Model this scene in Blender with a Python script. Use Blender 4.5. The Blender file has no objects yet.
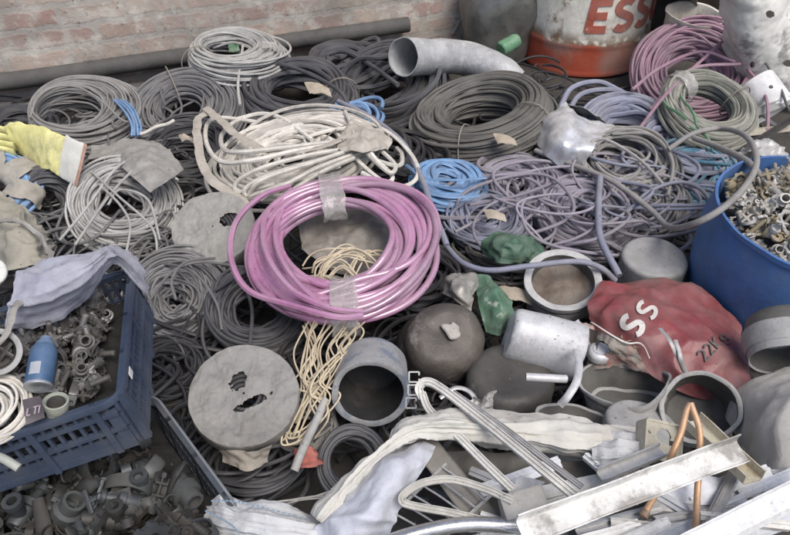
import bpy, bmesh, math, random
import numpy as np
from mathutils import Vector, noise
R_ = math.radians
random.seed(7); rng = np.random.default_rng(7)
scn = bpy.context.scene
col = scn.collection

# ------------------------------------------------------------------ camera, world, sun, exposure
FPX, PITCH, CAMZ = 684.0, R_(40), 1.30
cam = bpy.data.objects.new('camera', bpy.data.cameras.new('camera'))
cam.data.sensor_width = 36; cam.data.lens = FPX / 790 * 36
cam.data.clip_start = 0.02; cam.data.clip_end = 1000
cam.location = (0, 0, CAMZ); cam.rotation_euler = (R_(90) - PITCH, 0, 0)
col.objects.link(cam); scn.camera = cam
SUN_EL, SUN_AZ = R_(60), R_(145)          # azimuth from +Y clockwise: light from the right and behind the camera
world = bpy.data.worlds.new('World'); scn.world = world; world.use_nodes = True
wn = world.node_tree; bg = wn.nodes['Background']
sky = wn.nodes.new('ShaderNodeTexSky'); sky.sky_type = 'NISHITA'; sky.sun_disc = False
sky.sun_elevation = SUN_EL; sky.sun_rotation = SUN_AZ; sky.dust_density = 3.0; sky.air_density = 0.8
wn.links.new(sky.outputs[0], bg.inputs[0]); bg.inputs[1].default_value = 0.135
sl = bpy.data.lights.new('sun', 'SUN'); sl.energy = 2.05; sl.angle = R_(32); sl.color = (1, 0.965, 0.92)
sun = bpy.data.objects.new('sun', sl); col.objects.link(sun)
sd = Vector((math.sin(SUN_AZ) * math.cos(SUN_EL), math.cos(SUN_AZ) * math.cos(SUN_EL), math.sin(SUN_EL)))
sun.rotation_euler = sd.to_track_quat('Z', 'Y').to_euler()
scn.view_settings.view_transform = 'Standard'; scn.view_settings.look = 'None'
scn.view_settings.gamma = 1; scn.view_settings.exposure = 0.36
scn.cycles.max_bounces = 5; scn.cycles.transparent_max_bounces = 10

# ------------------------------------------------------------------ geometry of the view (used to survey the place)
CP = np.array([0, 0, CAMZ]); cR = np.array([1., 0, 0])
cU = np.array([0, math.sin(PITCH), math.cos(PITCH)]); cF = np.array([0, math.cos(PITCH), -math.sin(PITCH)])
def ray(px, py):
    return cF * FPX + cR * (px - 395) + cU * (267.5 - py)
def P(px, py, z):
    d = ray(px, py); return CP + d * ((z - CAMZ) / d[2])
def mpp(px, py, z):                                  # metres per pixel there
    return float(np.dot(P(px, py, z) - CP, cF)) / FPX
def nrm(v):
    v = np.asarray(v, float); return v / (np.linalg.norm(v) + 1e-12)
class Fr:
    def __init__(s, o, X, Z):
        s.o = np.asarray(o, float); s.Z = nrm(Z); X = np.asarray(X, float); s.X = nrm(X - s.Z * np.dot(X, s.Z)); s.Y = np.cross(s.Z, s.X)
    def w(s, p):
        p = np.asarray(p, float).reshape(-1, 3); return s.o + p[:, :1] * s.X + p[:, 1:2] * s.Y + p[:, 2:3] * s.Z
def fit(px, py, a, b, phi, z, up=True):              # a circle seen as an ellipse -> its frame and real radius
    c = P(px, py, z); d = nrm(c - CP); r = nrm(np.cross(d, [0, 0, 1])); u = np.cross(r, d)
    m = u * math.cos(R_(phi)) + r * math.sin(R_(phi))
    if not up: m = -m
    ct = min(1, b / a); st = math.sqrt(1 - ct * ct)
    n = -d * ct + m * st
    X = np.cross(m, d)
    return Fr(c, -X if up else X, n), a * mpp(px, py, z)

# ------------------------------------------------------------------ mesh builder
class MB:
    def __init__(s): s.v = []; s.f = []; s.a = []; s.n = 0
    def add(s, V, F, var=0.0):
        V = np.asarray(V, float).reshape(-1, 3); s.v.append(V)
        if isinstance(F, np.ndarray): F = (F + s.n).tolist()
        else: F = [[i + s.n for i in q] for q in F]
        s.f += F; s.a.append(np.full(len(V), var) if np.isscalar(var) else np.asarray(var)); s.n += len(V); return s
    def build(s, name, mat, parent=None, origin=None, smooth=True, ang=40):
        V = np.concatenate(s.v)
        if parent is not None: o = np.array(parent['org'])
        else: o = np.array([(V[:, 0].min() + V[:, 0].max()) / 2, (V[:, 1].min() + V[:, 1].max()) / 2, V[:, 2].min()]) if origin is None else np.array(origin)
        me = bpy.data.meshes.new(name); me.from_pydata((V - o).tolist(), [], s.f); me.update()
        at = me.attributes.new('var', 'FLOAT', 'POINT'); at.data.foreach_set('value', np.concatenate(s.a).astype(np.float32))
        if smooth:
            me.shade_smooth(); me.set_sharp_from_angle(angle=R_(ang))
        me.materials.append(mat)
        ob = bpy.data.objects.new(name, me); col.objects.link(ob); ob['org'] = [float(x) for x in o]
        if parent is not None: ob.parent = parent
        else: ob.location = o
        return ob
def tag(o, label, cat, group=None, kind=None):
    o['label'] = label; o['category'] = cat
    if group: o['group'] = group
    if kind: o['kind'] = kind
    return o
def empty(name, loc, label, cat, group=None):
    o = bpy.data.objects.new(name, None); col.objects.link(o); o.location = loc; o['org'] = [float(x) for x in loc]
    o.empty_display_size = 0.05
    return tag(o, label, cat, group)
def gridf(n, m, cu=False, cv=False):                 # quads of an n x m grid
    I = np.arange(n if cu else n - 1); J = np.arange(m if cv else m - 1); I, J = np.meshgrid(I, J, indexing='ij')
    I = I.ravel(); J = J.ravel(); i2 = (I + 1) % n; j2 = (J + 1) % m
    return np.stack([I * m + J, i2 * m + J, i2 * m + j2, I * m + j2], 1)
def sweep(mb, pts, r, sides=7, ref=None, var=0.0, caps=True, flat=1.0, rad=None):
    pts = np.asarray(pts, float); n = len(pts)
    T = np.gradient(pts, axis=0); T /= (np.linalg.norm(T, axis=1, keepdims=True) + 1e-12)
    if ref is not None:
        S = np.cross(T, ref); S /= (np.linalg.norm(S, axis=1, keepdims=True) + 1e-12)
    else:
        S = np.zeros_like(T); s = np.cross(T[0], [0, 0, 1.]); s = nrm(s) if np.linalg.norm(s) > .05 else np.array([1., 0, 0])
        for i in range(n):
            s = s - T[i] * np.dot(s, T[i]); s = s / (np.linalg.norm(s) + 1e-12); S[i] = s
    U = np.cross(S, T)
    th = np.arange(sides) * 2 * math.pi / sides
    rr = (np.full(n, r) if rad is None else np.asarray(rad))[:, None, None]
    V = pts[:, None, :] + rr * (np.cos(th)[None, :, None] * S[:, None, :] + flat * np.sin(th)[None, :, None] * U[:, None, :])
    F = gridf(n, sides, cv=True)
    if np.isscalar(var): va = var
    else: va = np.repeat(var, sides)
    base = mb.n
    mb.add(V.reshape(-1, 3), F, va)
    if caps:
        mb.f.append([base + k for k in range(sides)][::-1]); mb.f.append([base + (n - 1) * sides + k for k in range(sides)])
def sweep_prof(mb, pts, prof, ref, var=0.0):
    pts = np.asarray(pts, float); T = np.gradient(pts, axis=0); T /= (np.linalg.norm(T, axis=1, keepdims=True) + 1e-12)
    S = np.cross(T, ref); S /= (np.linalg.norm(S, axis=1, keepdims=True) + 1e-12); U = np.cross(S, T); pr = np.asarray(prof, float)
    V = pts[:, None] + pr[None, :, :1] * S[:, None] + pr[None, :, 1:] * U[:, None]; m = len(pr); b = mb.n
    mb.add(V.reshape(-1, 3), gridf(len(pts), m, cv=True)[:, ::-1], var); mb.f.append([b + k for k in range(m)]); mb.f.append([b + (len(pts) - 1) * m + k for k in range(m)][::-1])
def cr(pts, k=10):                                   # catmull-rom through the points
    p = np.asarray(pts, float); p = np.vstack([2 * p[0] - p[1], p, 2 * p[-1] - p[-2]]); out = []
    for i in range(1, len(p) - 2):
        for t in np.arange(k) / k:
            a, b, c, d = p[i - 1], p[i], p[i + 1], p[i + 2]
            out.append(.5 * (2 * b + (c - a) * t + (2 * a - 5 * b + 4 * c - d) * t * t + (3 * b - a - 3 * c + d) * t ** 3))
    out.append(p[-2]); return np.array(out)
def pp(path):                                        # surveyed points: (pixel x, pixel y, height)
    return np.array([P(*q) for q in path])
def cable(mb, path, wpx, k=10, sides=8, jit=0.0, var=0.0, flat=1.0):
    q = path[len(path) // 2]; r = wpx / 2 * mpp(*q); pts = cr(pp(path), k)
    if jit:
        for j in range(3):
            ph = rng.uniform(0, 6, 3); t = np.linspace(0, rng.uniform(6, 14), len(pts))[:, None]; pts = pts + jit * np.sin(t + ph) / (j + 1)
    sweep(mb, pts, r, sides, var=var, flat=flat); return mb
def lathe(mb, fr, prof, seg=48, deform=None, var=0.0, capend=False, capstart=False):
    prof = np.asarray(prof, float); n = len(prof); th = np.arange(seg) * 2 * math.pi / seg
    V = np.zeros((n, seg, 3)); V[:, :, 0] = prof[:, :1] * np.cos(th); V[:, :, 1] = prof[:, :1] * np.sin(th); V[:, :, 2] = prof[:, 1:2]
    V = V.reshape(-1, 3)
    if deform: V = deform(V)
    b = mb.n; F = gridf(n, seg, cv=True)[:, ::-1]
    mb.add(fr.w(V), F, var)
    if capend: mb.f.append([b + (n - 1) * seg + k for k in range(seg)])
    if capstart: mb.f.append([b + k for k in range(seg)][::-1])
def box(mb, fr, x0, x1, y0, y1, z0, z1, var=0.0, bev=0.0):
    if bev <= 0:
        V = [(x, y, z) for x in (x0, x1) for y in (y0, y1) for z in (z0, z1)]
        mb.add(fr.w(V), [[0, 1, 3, 2], [4, 6, 7, 5], [0, 4, 5, 1], [2, 3, 7, 6], [0, 2, 6, 4], [1, 5, 7, 3]], var); return
    bm = bmesh.new(); bmesh.ops.create_cube(bm, size=1)
    for v in bm.verts: v.co = Vector(((x0 + x1) / 2 + v.co.x * (x1 - x0), (y0 + y1) / 2 + v.co.y * (y1 - y0), (z0 + z1) / 2 + v.co.z * (z1 - z0)))
    bmesh.ops.bevel(bm, geom=bm.edges[:], offset=bev, segments=2, affect='EDGES', profile=.5)
    bm.verts.index_update(); mb.add(fr.w([v.co[:] for v in bm.verts]), [[v.index for v in f.verts] for f in bm.faces], var); bm.free()
def fbm(v, s, o=4, seed=0.0):
    return noise.fractal(Vector((v[0] * s + seed, v[1] * s + seed * .7, v[2] * s - seed)), 1.0, 2.0, o)
def disp(V, amp, s, seed=0.0, o=3):                  # vector noise displacement
    out = np.array(V, float)
    for i, v in enumerate(V):
        q = noise.noise_vector(Vector((v[0] * s + seed, v[1] * s, v[2] * s))); w = noise.noise_vector(Vector((v[0] * s * 2.3, v[1] * s * 2.3 + seed, v[2] * s * 2.3)))
        out[i] += amp * (np.array(q[:]) + .45 * np.array(w[:]))
    return out
def patch(mb, ctrl, nu=40, nv=40, amp=0.004, sc=18, thick=0.002, seed=0.0, fold=0, famp=0, cre=0., csc=12, vor=0., vsc=20, hole=None, var=0.0, raw=False):
    C = np.array([[q if raw else P(*q) for q in row] for row in ctrl])
    def interp(A, n):
        k = max(2, int(math.ceil(n / max(1, len(A) - 1)))); return cr(A.reshape(len(A), -1), k)
    A = interp(C, nu); A = A.reshape(len(A), C.shape[1], 3).transpose(1, 0, 2)
    B = interp(A, nv); B = B.reshape(len(B), A.shape[1], 3).transpose(1, 0, 2)
    n, m = B.shape[:2]; du = np.gradient(B, axis=0); dv = np.gradient(B, axis=1); N = np.cross(du, dv); N /= (np.linalg.norm(N, axis=2, keepdims=True) + 1e-12)
    if N[..., 2].mean() < 0: N = -N
    H = np.zeros((n, m))
    for i in range(n):
        for j in range(m):
            p = B[i, j]; H[i, j] = amp * 1.6 * fbm(p, sc, 4, seed)
            if vor:
                w0 = noise.noise_vector(Vector((p[0] * 9 + seed, p[1] * 9, p[2] * 9))) * .6
                for s_, a_ in ((1, 1), (2.3, .4)):
                    H[i, j] += vor * a_ * (noise.voronoi(Vector((p[0] * vsc * s_ + seed, p[1] * vsc * s_, p[2] * vsc * s_)) + w0)[0][0] - .45)
            if cre:
                a_ = noise.noise(Vector((p[0] * csc + seed, p[1] * csc, p[2] * csc + 3))); b_ = noise.noise(Vector((p[0] * csc * 2.1, p[1] * csc * 2.1 + seed, p[2] * csc)))
                H[i, j] += cre * (.5 - 1.6 * abs(a_)) + cre * .45 * (.4 - 1.6 * abs(b_))
            if famp:
                x = (j / m * fold + .8 * noise.noise(Vector((p[0] * 6 + seed, p[1] * 6, p[2] * 6)))) * 2 * math.pi
                H[i, j] += famp * 1.5 * (.45 - abs(math.sin(x / 2)) ** .75) + famp * .5 * (.4 - abs(math.sin(x * 1.35 + 1.3)) ** .7)
    top = B + N * H[..., None]; bot = top - N * thick
    F = gridf(n, m)
    if hole is not None:
        keep = [not hole(q % m / (m - 1), q // m / (n - 1)) for q in F[:, 0]]; F = F[np.array(keep)]
    b = n * m; V = np.vstack([top.reshape(-1, 3), bot.reshape(-1, 3)]); Q = [F, F[:, ::-1] + b]
    if hole is None:
        rim = [(i, 0) for i in range(n)] + [(n - 1, j) for j in range(1, m)] + [(i, m - 1) for i in range(n - 2, -1, -1)] + [(0, j) for j in range(m - 2, 0, -1)]
        idx = np.array([i * m + j for i, j in rim]); nx = np.roll(idx, -1); Q.append(np.stack([idx, nx, nx + b, idx + b], 1)[:, ::-1])
    mb.add(V, np.vstack(Q), var); return mb
def loft(mb, secs, n=20, k=6, amp=0.0, sc=20, seed=0., exp=1.0, caps=True, raw=False):
    # secs: (centre px,py,z, half width px, angle deg in image of the width axis, half thickness m)
    cs = []
    for s in secs:
        c = P(*s[:3]); m = mpp(*s[:3]); d = nrm(c - CP); r = nrm(np.cross(d, [0, 0, 1])); u = np.cross(r, d)
        a = R_(s[4]); wdir = r * math.cos(a) + u * math.sin(a); cs.append(np.concatenate([c, wdir * s[3] * m, -d * s[5]]))
    A = cr(np.array(cs), k); th = np.arange(n) * 2 * math.pi / n
    c_, s_ = np.cos(th), np.sin(th); c_ = np.sign(c_) * abs(c_) ** exp; s_ = np.sign(s_) * abs(s_) ** exp
    V = A[:, None, 0:3] + c_[None, :, None] * A[:, None, 3:6] + s_[None, :, None] * A[:, None, 6:9]
    V = V.reshape(-1, 3)
    if amp: V = disp(V, amp, sc, seed)
    b = mb.n; mb.add(V, gridf(len(A), n, cv=True))
    if caps: mb.f.append([b + i for i in range(n)][::-1]); mb.f.append([b + (len(A) - 1) * n + i for i in range(n)])
    return mb

# ------------------------------------------------------------------ materials
MATS = {}
DUST = (0.33, 0.305, 0.27)
def mat(name, c, rough=.6, metal=0., dust=.35, dsc=9, bump=.15, bsc=60, c2=None, c2t=.55, c2s=14, dcol=DUST, alpha=1., spec=.5, dth=.5, coat=0., grime=.4, mot=.55):
    if name in MATS: return MATS[name]
    m = bpy.data.materials.new(name); m.use_nodes = True; t = m.node_tree; N = t.nodes; L = t.links
    b = N['Principled BSDF']; tc = N.new('ShaderNodeTexCoord')
    def noi(s, d=5, r=.6):
        x = N.new('ShaderNodeTexNoise'); x.inputs['Scale'].default_value = s; x.inputs['Detail'].default_value = d; x.inputs['Roughness'].default_value = r; L.new(tc.outputs['Object'], x.inputs['Vector']); return x.outputs['Fac']
    def ramp(inp, a, z):
        x = N.new('ShaderNodeMapRange'); x.inputs[1].default_value = a; x.inputs[2].default_value = z; L.new(inp, x.inputs[0]); return x.outputs[0]
    def mix(f, A, B):
        x = N.new('ShaderNodeMix'); x.data_type = 'RGBA'
        if isinstance(f, float): x.inputs[0].default_value = f
        else: L.new(f, x.inputs[0])
        for i, q in ((6, A), (7, B)):
            if isinstance(q, tuple): x.inputs[i].default_value = (*q, 1)
            else: L.new(q, x.inputs[i])
        return x.outputs[2]
    base = c
    if c2 is not None: base = mix(ramp(noi(c2s, 8, .65), c2t - .03, c2t + .04), c, c2)
    at = N.new('ShaderNodeAttribute'); at.attribute_name = 'var'
    vm = N.new('ShaderNodeMath'); vm.operation = 'MULTIPLY_ADD'; L.new(at.outputs['Fac'], vm.inputs[0]); vm.inputs[1].default_value = .35; vm.inputs[2].default_value = 1
    nf = ramp(noi(22, 8, .7), .3, .7); nm = N.new('ShaderNodeMath'); nm.operation = 'MULTIPLY_ADD'; L.new(nf, nm.inputs[0]); nm.inputs[1].default_value = mot; nm.inputs[2].default_value = .95 - mot / 2
    mm = N.new('ShaderNodeMath'); mm.operation = 'MULTIPLY'; L.new(vm.outputs[0], mm.inputs[0]); L.new(nm.outputs[0], mm.inputs[1])
    sc = N.new('ShaderNodeVectorMath'); sc.operation = 'SCALE'; L.new(mm.outputs[0], sc.inputs['Scale'])
    if isinstance(base, tuple): sc.inputs[0].default_value = base
    else: L.new(base, sc.inputs[0])
    df = ramp(noi(dsc, 7, .65), dth - .22, dth + .25); dm = N.new('ShaderNodeMath'); dm.operation = 'MULTIPLY'; L.new(df, dm.inputs[0]); dm.inputs[1].default_value = min(1, dust * 1.7)
    sp_ = ramp(noi(130, 6, .75), .57, .66); s2 = N.new('ShaderNodeMath'); s2.operation = 'MULTIPLY'; L.new(sp_, s2.inputs[0]); s2.inputs[1].default_value = grime
    colr = mix(dm.outputs[0], sc.outputs[0], dcol); colr = mix(s2.outputs[0], colr, (.07, .06, .05))
    sp3 = ramp(noi(6, 9, .72), .56, .68); s3 = N.new('ShaderNodeMath'); s3.operation = 'MULTIPLY'; L.new(sp3, s3.inputs[0]); s3.inputs[1].default_value = grime * 1.1; colr = mix(s3.outputs[0], colr, (.10, .088, .075))
    L.new(colr, b.inputs['Base Color'])
    rr = N.new('ShaderNodeMapRange'); L.new(dm.outputs[0], rr.inputs[0]); rr.inputs[3].default_value = rough; rr.inputs[4].default_value = min(1, rough + .35); L.new(rr.outputs[0], b.inputs['Roughness'])
    if metal:
        mr = N.new('ShaderNodeMapRange'); L.new(dm.outputs[0], mr.inputs[0]); mr.inputs[3].default_value = metal; mr.inputs[4].default_value = metal * .25; L.new(mr.outputs[0], b.inputs['Metallic'])
    b.inputs['Specular IOR Level'].default_value = spec
    if coat: b.inputs['Coat Weight'].default_value = coat; b.inputs['Coat Roughness'].default_value = .15
    if alpha < 1: b.inputs['Alpha'].default_value = alpha
    if bump:
        bp = N.new('ShaderNodeBump'); bp.inputs['Strength'].default_value = bump; bp.inputs['Distance'].default_value = .006; L.new(noi(bsc, 9, .7), bp.inputs['Height']); L.new(bp.outputs[0], b.inputs['Normal'])
    MATS[name] = m; return m

def coil(name, label, cx, cy, a, b, phi, z, m, hole=.5, th=.3, N=24, w=3, mess=.03, up=True, group='coils of cable and hose in the scrap pile', cat='cable coil', ties=(), tie_m=None, stretch=1., seg=52, loose=(), lw=None, shift=(0, 0), flat=1., wraps=(), wrap_m=None, sides=6, arc=None):
    fr, R = fit(cx, cy, a, b, phi, z, up); px = mpp(cx, cy, z); rw = w / 2 * px
    Rin = R * hole; Rm = (R + Rin) / 2; W = (R - Rin) / 2 - rw * .5; H = R * th / 2
    T = []; V = []
    tot = N * seg; t = np.arange(tot + 1) / seg
    rad = np.sqrt(rng.uniform(.25, 1, N + 2)); ang = rng.uniform(0, 2 * math.pi, N + 2)
    ang = np.where(rng.uniform(0, 1, N + 2) < .62, abs(np.mod(ang, 2 * math.pi) - math.pi), ang)   # more strands on the face that shows
    dr = rad * np.cos(ang) * W; dz = rad * np.sin(ang) * H
    i = np.floor(t).astype(int); fz = t - i; s = np.clip((fz - .15) / .7, 0, 1); s = s * s * (3 - 2 * s)
    DR = dr[i] * (1 - s) + dr[i + 1] * s; DZ = dz[i] * (1 - s) + dz[i + 1] * s
    OUT = np.where(rng.uniform(0, 1, N + 3) < .13, 2.4, .85)
    def wob(k0, k1, amp):
        out = np.zeros_like(t)
        for k in range(k0, k1):
            A = rng.normal(0, 1, N + 3) * OUT; B = rng.normal(0, 1, N + 3) * OUT; A_ = A[i] * (1 - s) + A[i + 1] * s; B_ = B[i] * (1 - s) + B[i + 1] * s
            out += amp / k * (A_ * np.cos(k * 2 * math.pi * t) + B_ * np.sin(k * 2 * math.pi * t))
        return out
    DR = DR + wob(1, 4, mess * R); DZ = DZ + wob(1, 4, mess * R * .6)
    th_ = 2 * math.pi * t
    sh = 1 + 0 * t
    X = (Rm + DR) * np.cos(th_) * stretch; Y = (Rm + DR) * np.sin(th_)
    X = X - shift[0] * px * (DR / (W + 1e-6)); Y = Y - shift[1] * px * (DR / (W + 1e-6))
    pts = fr.w(np.stack([X, Y, DZ], 1))
    pts[:, 2] = np.maximum(pts[:, 2], rw + .002)
    mb = MB(); v = rng.uniform(-1, 1, N + 2); va = v[i] * (1 - s) + v[i + 1] * s
    sweep(mb, pts, rw, sides, ref=fr.Z, var=va, flat=flat)
    for q in loose: cable(mb, q, lw or w, 9, 7, var=rng.uniform(-.5, .8), flat=flat)
    parts = bool(ties or wraps)
    if not parts:
        return tag(mb.build(name, m), label, cat, group), fr, R
    lo = fr.o.copy(); lo[2] = max(0, pts[:, 2].min())
    root = empty(name, lo, label, cat, group); mb.build('strands', m, root)
    def section(al, rr, off):
        be = np.linspace(0, 2 * math.pi, 28)
        X = Rm * math.cos(al) * stretch + (W + rr) * np.cos(be) * math.cos(al) - off * math.sin(al)
        Y = Rm * math.sin(al) + (W + rr) * np.cos(be) * math.sin(al) + off * math.cos(al)
        return fr.w(np.stack([X, Y, (H + rr) * np.sin(be)], 1))
    for al in ties:
        tb = MB(); sweep(tb, section(R_(al), rw * 1.5 + mess * R * .4, 0), .0022, 5); tb.build('tie', tie_m or MM['tie'], root)
    for (al, wd) in wraps:
        tb = MB(); nn = 16
        V = np.array([section(R_(al), rw * 1.7 + mess * R * .5, (q / (nn - 1) - .5) * wd) for q in range(nn)])
        V = disp(V.reshape(-1, 3), .0075, 48, al); tb.add(V, gridf(nn, 28)); tb.build('wrapping', wrap_m or MM['tape'], root, ang=60)
    return root, fr, R

MM = dict(
 tie=mat('tie_wire', (.25, .22, .18), .6),
 tape=mat('clear_tape', (.60, .58, .54), .13, dust=.2, alpha=.52, bump=.9, bsc=70, spec=1., coat=.8, grime=.3),
 grey=mat('grey_cable', (.20, .20, .20), .55, dust=.35),
 ltgrey=mat('light_grey_cable', (.34, .34, .33), .55, dust=.35, dcol=(.42, .40, .36)),
 midgrey=mat('mid_grey_cable', (.12, .12, .125), .5, dust=.3, dcol=(.24, .23, .215)),
 dark=mat('dark_cable', (.042, .043, .05), .45, dust=.28, dcol=(.17, .165, .16)),
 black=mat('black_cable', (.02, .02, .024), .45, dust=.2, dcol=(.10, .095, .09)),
 olive=mat('olive_cable', (.082, .079, .072), .6, dust=.38, dcol=(.205, .195, .175)),
 white=mat('white_cable', (.60, .575, .52), .5, dust=.28, dcol=(.42, .38, .32)),
 cream=mat('cream_cable', (.60, .51, .36), .5, dust=.4, dcol=(.38, .33, .26)),
 mauve=mat('mauve_cable', (.30, .16, .225), .5, dust=.42, dcol=(.30, .245, .25)),
 ggreen=mat('grey_green_cable', (.21, .215, .18), .55, dust=.35, dcol=(.32, .30, .25)),
 lilac=mat('lilac_cable', (.20, .215, .30), .5, dust=.45, dcol=(.27, .265, .27)),
 mgrey=mat('mauve_grey_cable', (.25, .225, .28), .55, dust=.4, dcol=(.27, .255, .25)),
 blue=mat('blue_cable', (.12, .25, .45), .5, dust=.35, dcol=(.27, .33, .42)),
 teal=mat('teal_cable', (.06, .22, .32), .5, dust=.3),
 hose=mat('grey_hose', (.24, .235, .23), .6, dust=.4),
 pink=mat('pink_hose', (.36, .135, .27), .2, dust=.45, dcol=(.43, .31, .37), grime=.2, dsc=7, bump=.04, spec=.8, coat=1.),
 green=mat('green_cable', (.04, .2, .08), .5, dust=.3),
)

# ------------------------------------------------------------------ ground
gm = mat('dirt', (.035, .032, .028), .95, dust=.4, dsc=3, bump=1., bsc=40, dcol=(.09, .08, .068))
mb = MB(); xs = np.concatenate([[-200, -40, -10], np.linspace(-4, 4, 81), [10, 40, 200]]); ys = np.concatenate([[-200, -40, -10], np.linspace(-2, 6, 81), [10, 40, 200]])
G = np.array([[(x, y, -.012 + (.012 * fbm((x, y, 0), 3) if abs(x) < 4.5 and -3 < y < 6.5 else 0)) for y in ys] for x in xs])
mb.add(G.reshape(-1, 3), gridf(len(xs), len(ys))[:, ::1])
g = mb.build('ground', gm, origin=(0, 0, 0)); g['kind'] = 'structure'

# ------------------------------------------------------------------ brick wall
def wall_mat():
    m = bpy.data.materials.new('old_brick'); m.use_nodes = True; t = m.node_tree; N = t.nodes; L = t.links; b = N['Principled BSDF']
    tc = N.new('ShaderNodeTexCoord'); sp = N.new('ShaderNodeSeparateXYZ'); L.new(tc.outputs['Object'], sp.inputs[0])
    cb = N.new('ShaderNodeCombineXYZ'); L.new(sp.outputs[0], cb.inputs[0]); L.new(sp.outputs[2], cb.inputs[1])
    def noi(s, d=6, r=.65):
        x = N.new('ShaderNodeTexNoise'); x.inputs['Scale'].default_value = s; x.inputs['Detail'].default_value = d; x.inputs['Roughness'].default_value = r; L.new(tc.outputs['Object'], x.inputs['Vector']); return x
    n1 = noi(14); sc = N.new('ShaderNodeVectorMath'); sc.operation = 'MULTIPLY_ADD'; L.new(n1.outputs['Color'], sc.inputs[0]); sc.inputs[1].default_value = (.05, .045, 0); L.new(cb.outputs[0], sc.inputs[2])
    br = N.new('ShaderNodeTexBrick'); L.new(sc.outputs[0], br.inputs['Vector']); br.inputs['Scale'].default_value = 1
    br.inputs['Brick Width'].default_value = .235; br.inputs['Row Height'].default_value = .082; br.inputs['Mortar Size'].default_value = .016; br.inputs['Mortar Smooth'].default_value = .5; br.inputs['Bias'].default_value = -.1
    br.inputs['Color1'].default_value = (.37, .235, .20, 1); br.inputs['Color2'].default_value = (.50, .42, .33, 1); br.inputs['Mortar'].default_value = (.42, .39, .35, 1)
    def ramp(o, a, z, lo=0., hi=1.):
        x = N.new('ShaderNodeMapRange'); x.inputs[1].default_value = a; x.inputs[2].default_value = z; x.inputs[3].default_value = lo; x.inputs[4].default_value = hi; L.new(o, x.inputs[0]); return x.outputs[0]
    def mix(f, A, B):
        x = N.new('ShaderNodeMix'); x.data_type = 'RGBA'; L.new(f, x.inputs[0]); L.new(A, x.inputs[6])
        if isinstance(B, tuple): x.inputs[7].default_value = (*B, 1)
        else: L.new(B, x.inputs[7])
        return x.outputs[2]
    c = mix(ramp(noi(5).outputs['Fac'], .38, .64, .12, .88), br.outputs['Color'], (.37, .33, .29))
    c = mix(ramp(noi(11).outputs['Fac'], .50, .60, 0, .8), c, (.52, .49, .43))
    c = mix(ramp(noi(2.2).outputs['Fac'], .5, .7, 0, .55), c, (.20, .19, .165))
    c = mix(ramp(noi(45, 3).outputs['Fac'], .62, .70, 0, .7), c, (.13, .12, .11))
    L.new(c, b.inputs['Base Color']); b.inputs['Roughness'].default_value = .92
    ad = N.new('ShaderNodeMath'); ad.operation = 'MULTIPLY_ADD'; L.new(br.outputs['Fac'], ad.inputs[0]); ad.inputs[1].default_value = -.22; L.new(noi(28, 9).outputs['Fac'], ad.inputs[2])
    bp = N.new('ShaderNodeBump'); bp.inputs['Strength'].default_value = .7; bp.inputs['Distance'].default_value = .006; L.new(ad.outputs[0], bp.inputs['Height']); L.new(bp.outputs[0], b.inputs['Normal'])
    return m
wa, wb = P(0, 112, 0), P(430, 46, 0); wd = nrm(wb - wa); wnrm = np.array([wd[1], -wd[0], 0])
Lw, Hw = 7.0, 2.3; mb = MB(); nx, nz = 260, 80
V = np.array([[(x, -.012 * (fbm((x, 0, z), 4, 4, 3) + .4 * fbm((x, 0, z), 17, 3, 1)), z) for z in np.linspace(-.05, Hw, nz)] for x in np.linspace(-2.4, Lw - 2.4, nx)])
B_ = V.copy(); B_[:, :, 1] = .24
mb.add(V.reshape(-1, 3), gridf(nx, nz)); mb.add(B_.reshape(-1, 3), gridf(nx, nz)[:, ::-1])
o = nx * nz
for (i0, i1) in ((0, 0), (nx - 1, nx - 1)):
    mb.f += [[i0 * nz + j, i0 * nz + j + 1, o + i0 * nz + j + 1, o + i0 * nz + j] for j in range(nz - 1)]
mb.f += [[i * nz + nz - 1, (i + 1) * nz + nz - 1, o + (i + 1) * nz + nz - 1, o + i * nz + nz - 1] for i in range(nx - 1)]
w_ = mb.build('brick_wall', wall_mat(), origin=(0, 0, 0)); w_.location = wa; w_.rotation_euler = (0, 0, math.atan2(wd[1], wd[0]))
tag(w_, 'old brick wall with smeared mortar behind the whole scrap pile', 'wall')
def wallpt(px, py, off=0.0):                         # point on the wall face
    d = ray(px, py); t = np.dot(wa - CP, wnrm) / np.dot(d, wnrm); return CP + d * t + wnrm * off

# ------------------------------------------------------------------ stroke lettering
def arc(cx, cy, rx, ry, a0, a1, n=14): return [(cx + rx * math.cos(R_(a)), cy + ry * math.sin(R_(a))) for a in np.linspace(a0, a1, n)]
GL = {
 'E': [[(.08, 0), (.08, 1)], [(0, .92), (.62, .92)], [(0, .5), (.55, .5)], [(0, .08), (.62, .08)]],
 'S': [arc(.33, .73, .26, .2, 35, 250) + arc(.33, .27, .27, .2, 70, -145)],
 'O': [arc(.35, .5, .28, .42, 0, 360, 26)],
 '2': [arc(.28, .74, .24, .22, 160, -40) + [(.05, .04), (.55, .04)]],
 'K': [[(.05, 0), (.05, 1)], [(.5, 1), (.06, .45), (.55, 0)]],
 'g': [arc(.22, .35, .18, .22, 0, 360, 16), [(.4, .58), (.4, -.1)] + arc(.22, -.1, .18, .16, 0, -150, 8)],
 '7': [[(.02, .96), (.5, .96), (.2, 0)]], '0': [arc(.3, .5, .22, .46, 0, 360, 22)],
 'L': [[(.05, 1), (.05, .04), (.5, .04)]], 'T': [[(0, .96), (.6, .96)], [(.3, .96), (.3, 0)]], 'I': [[(.05, 0), (.05, 1)]], ' ': []}
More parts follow.
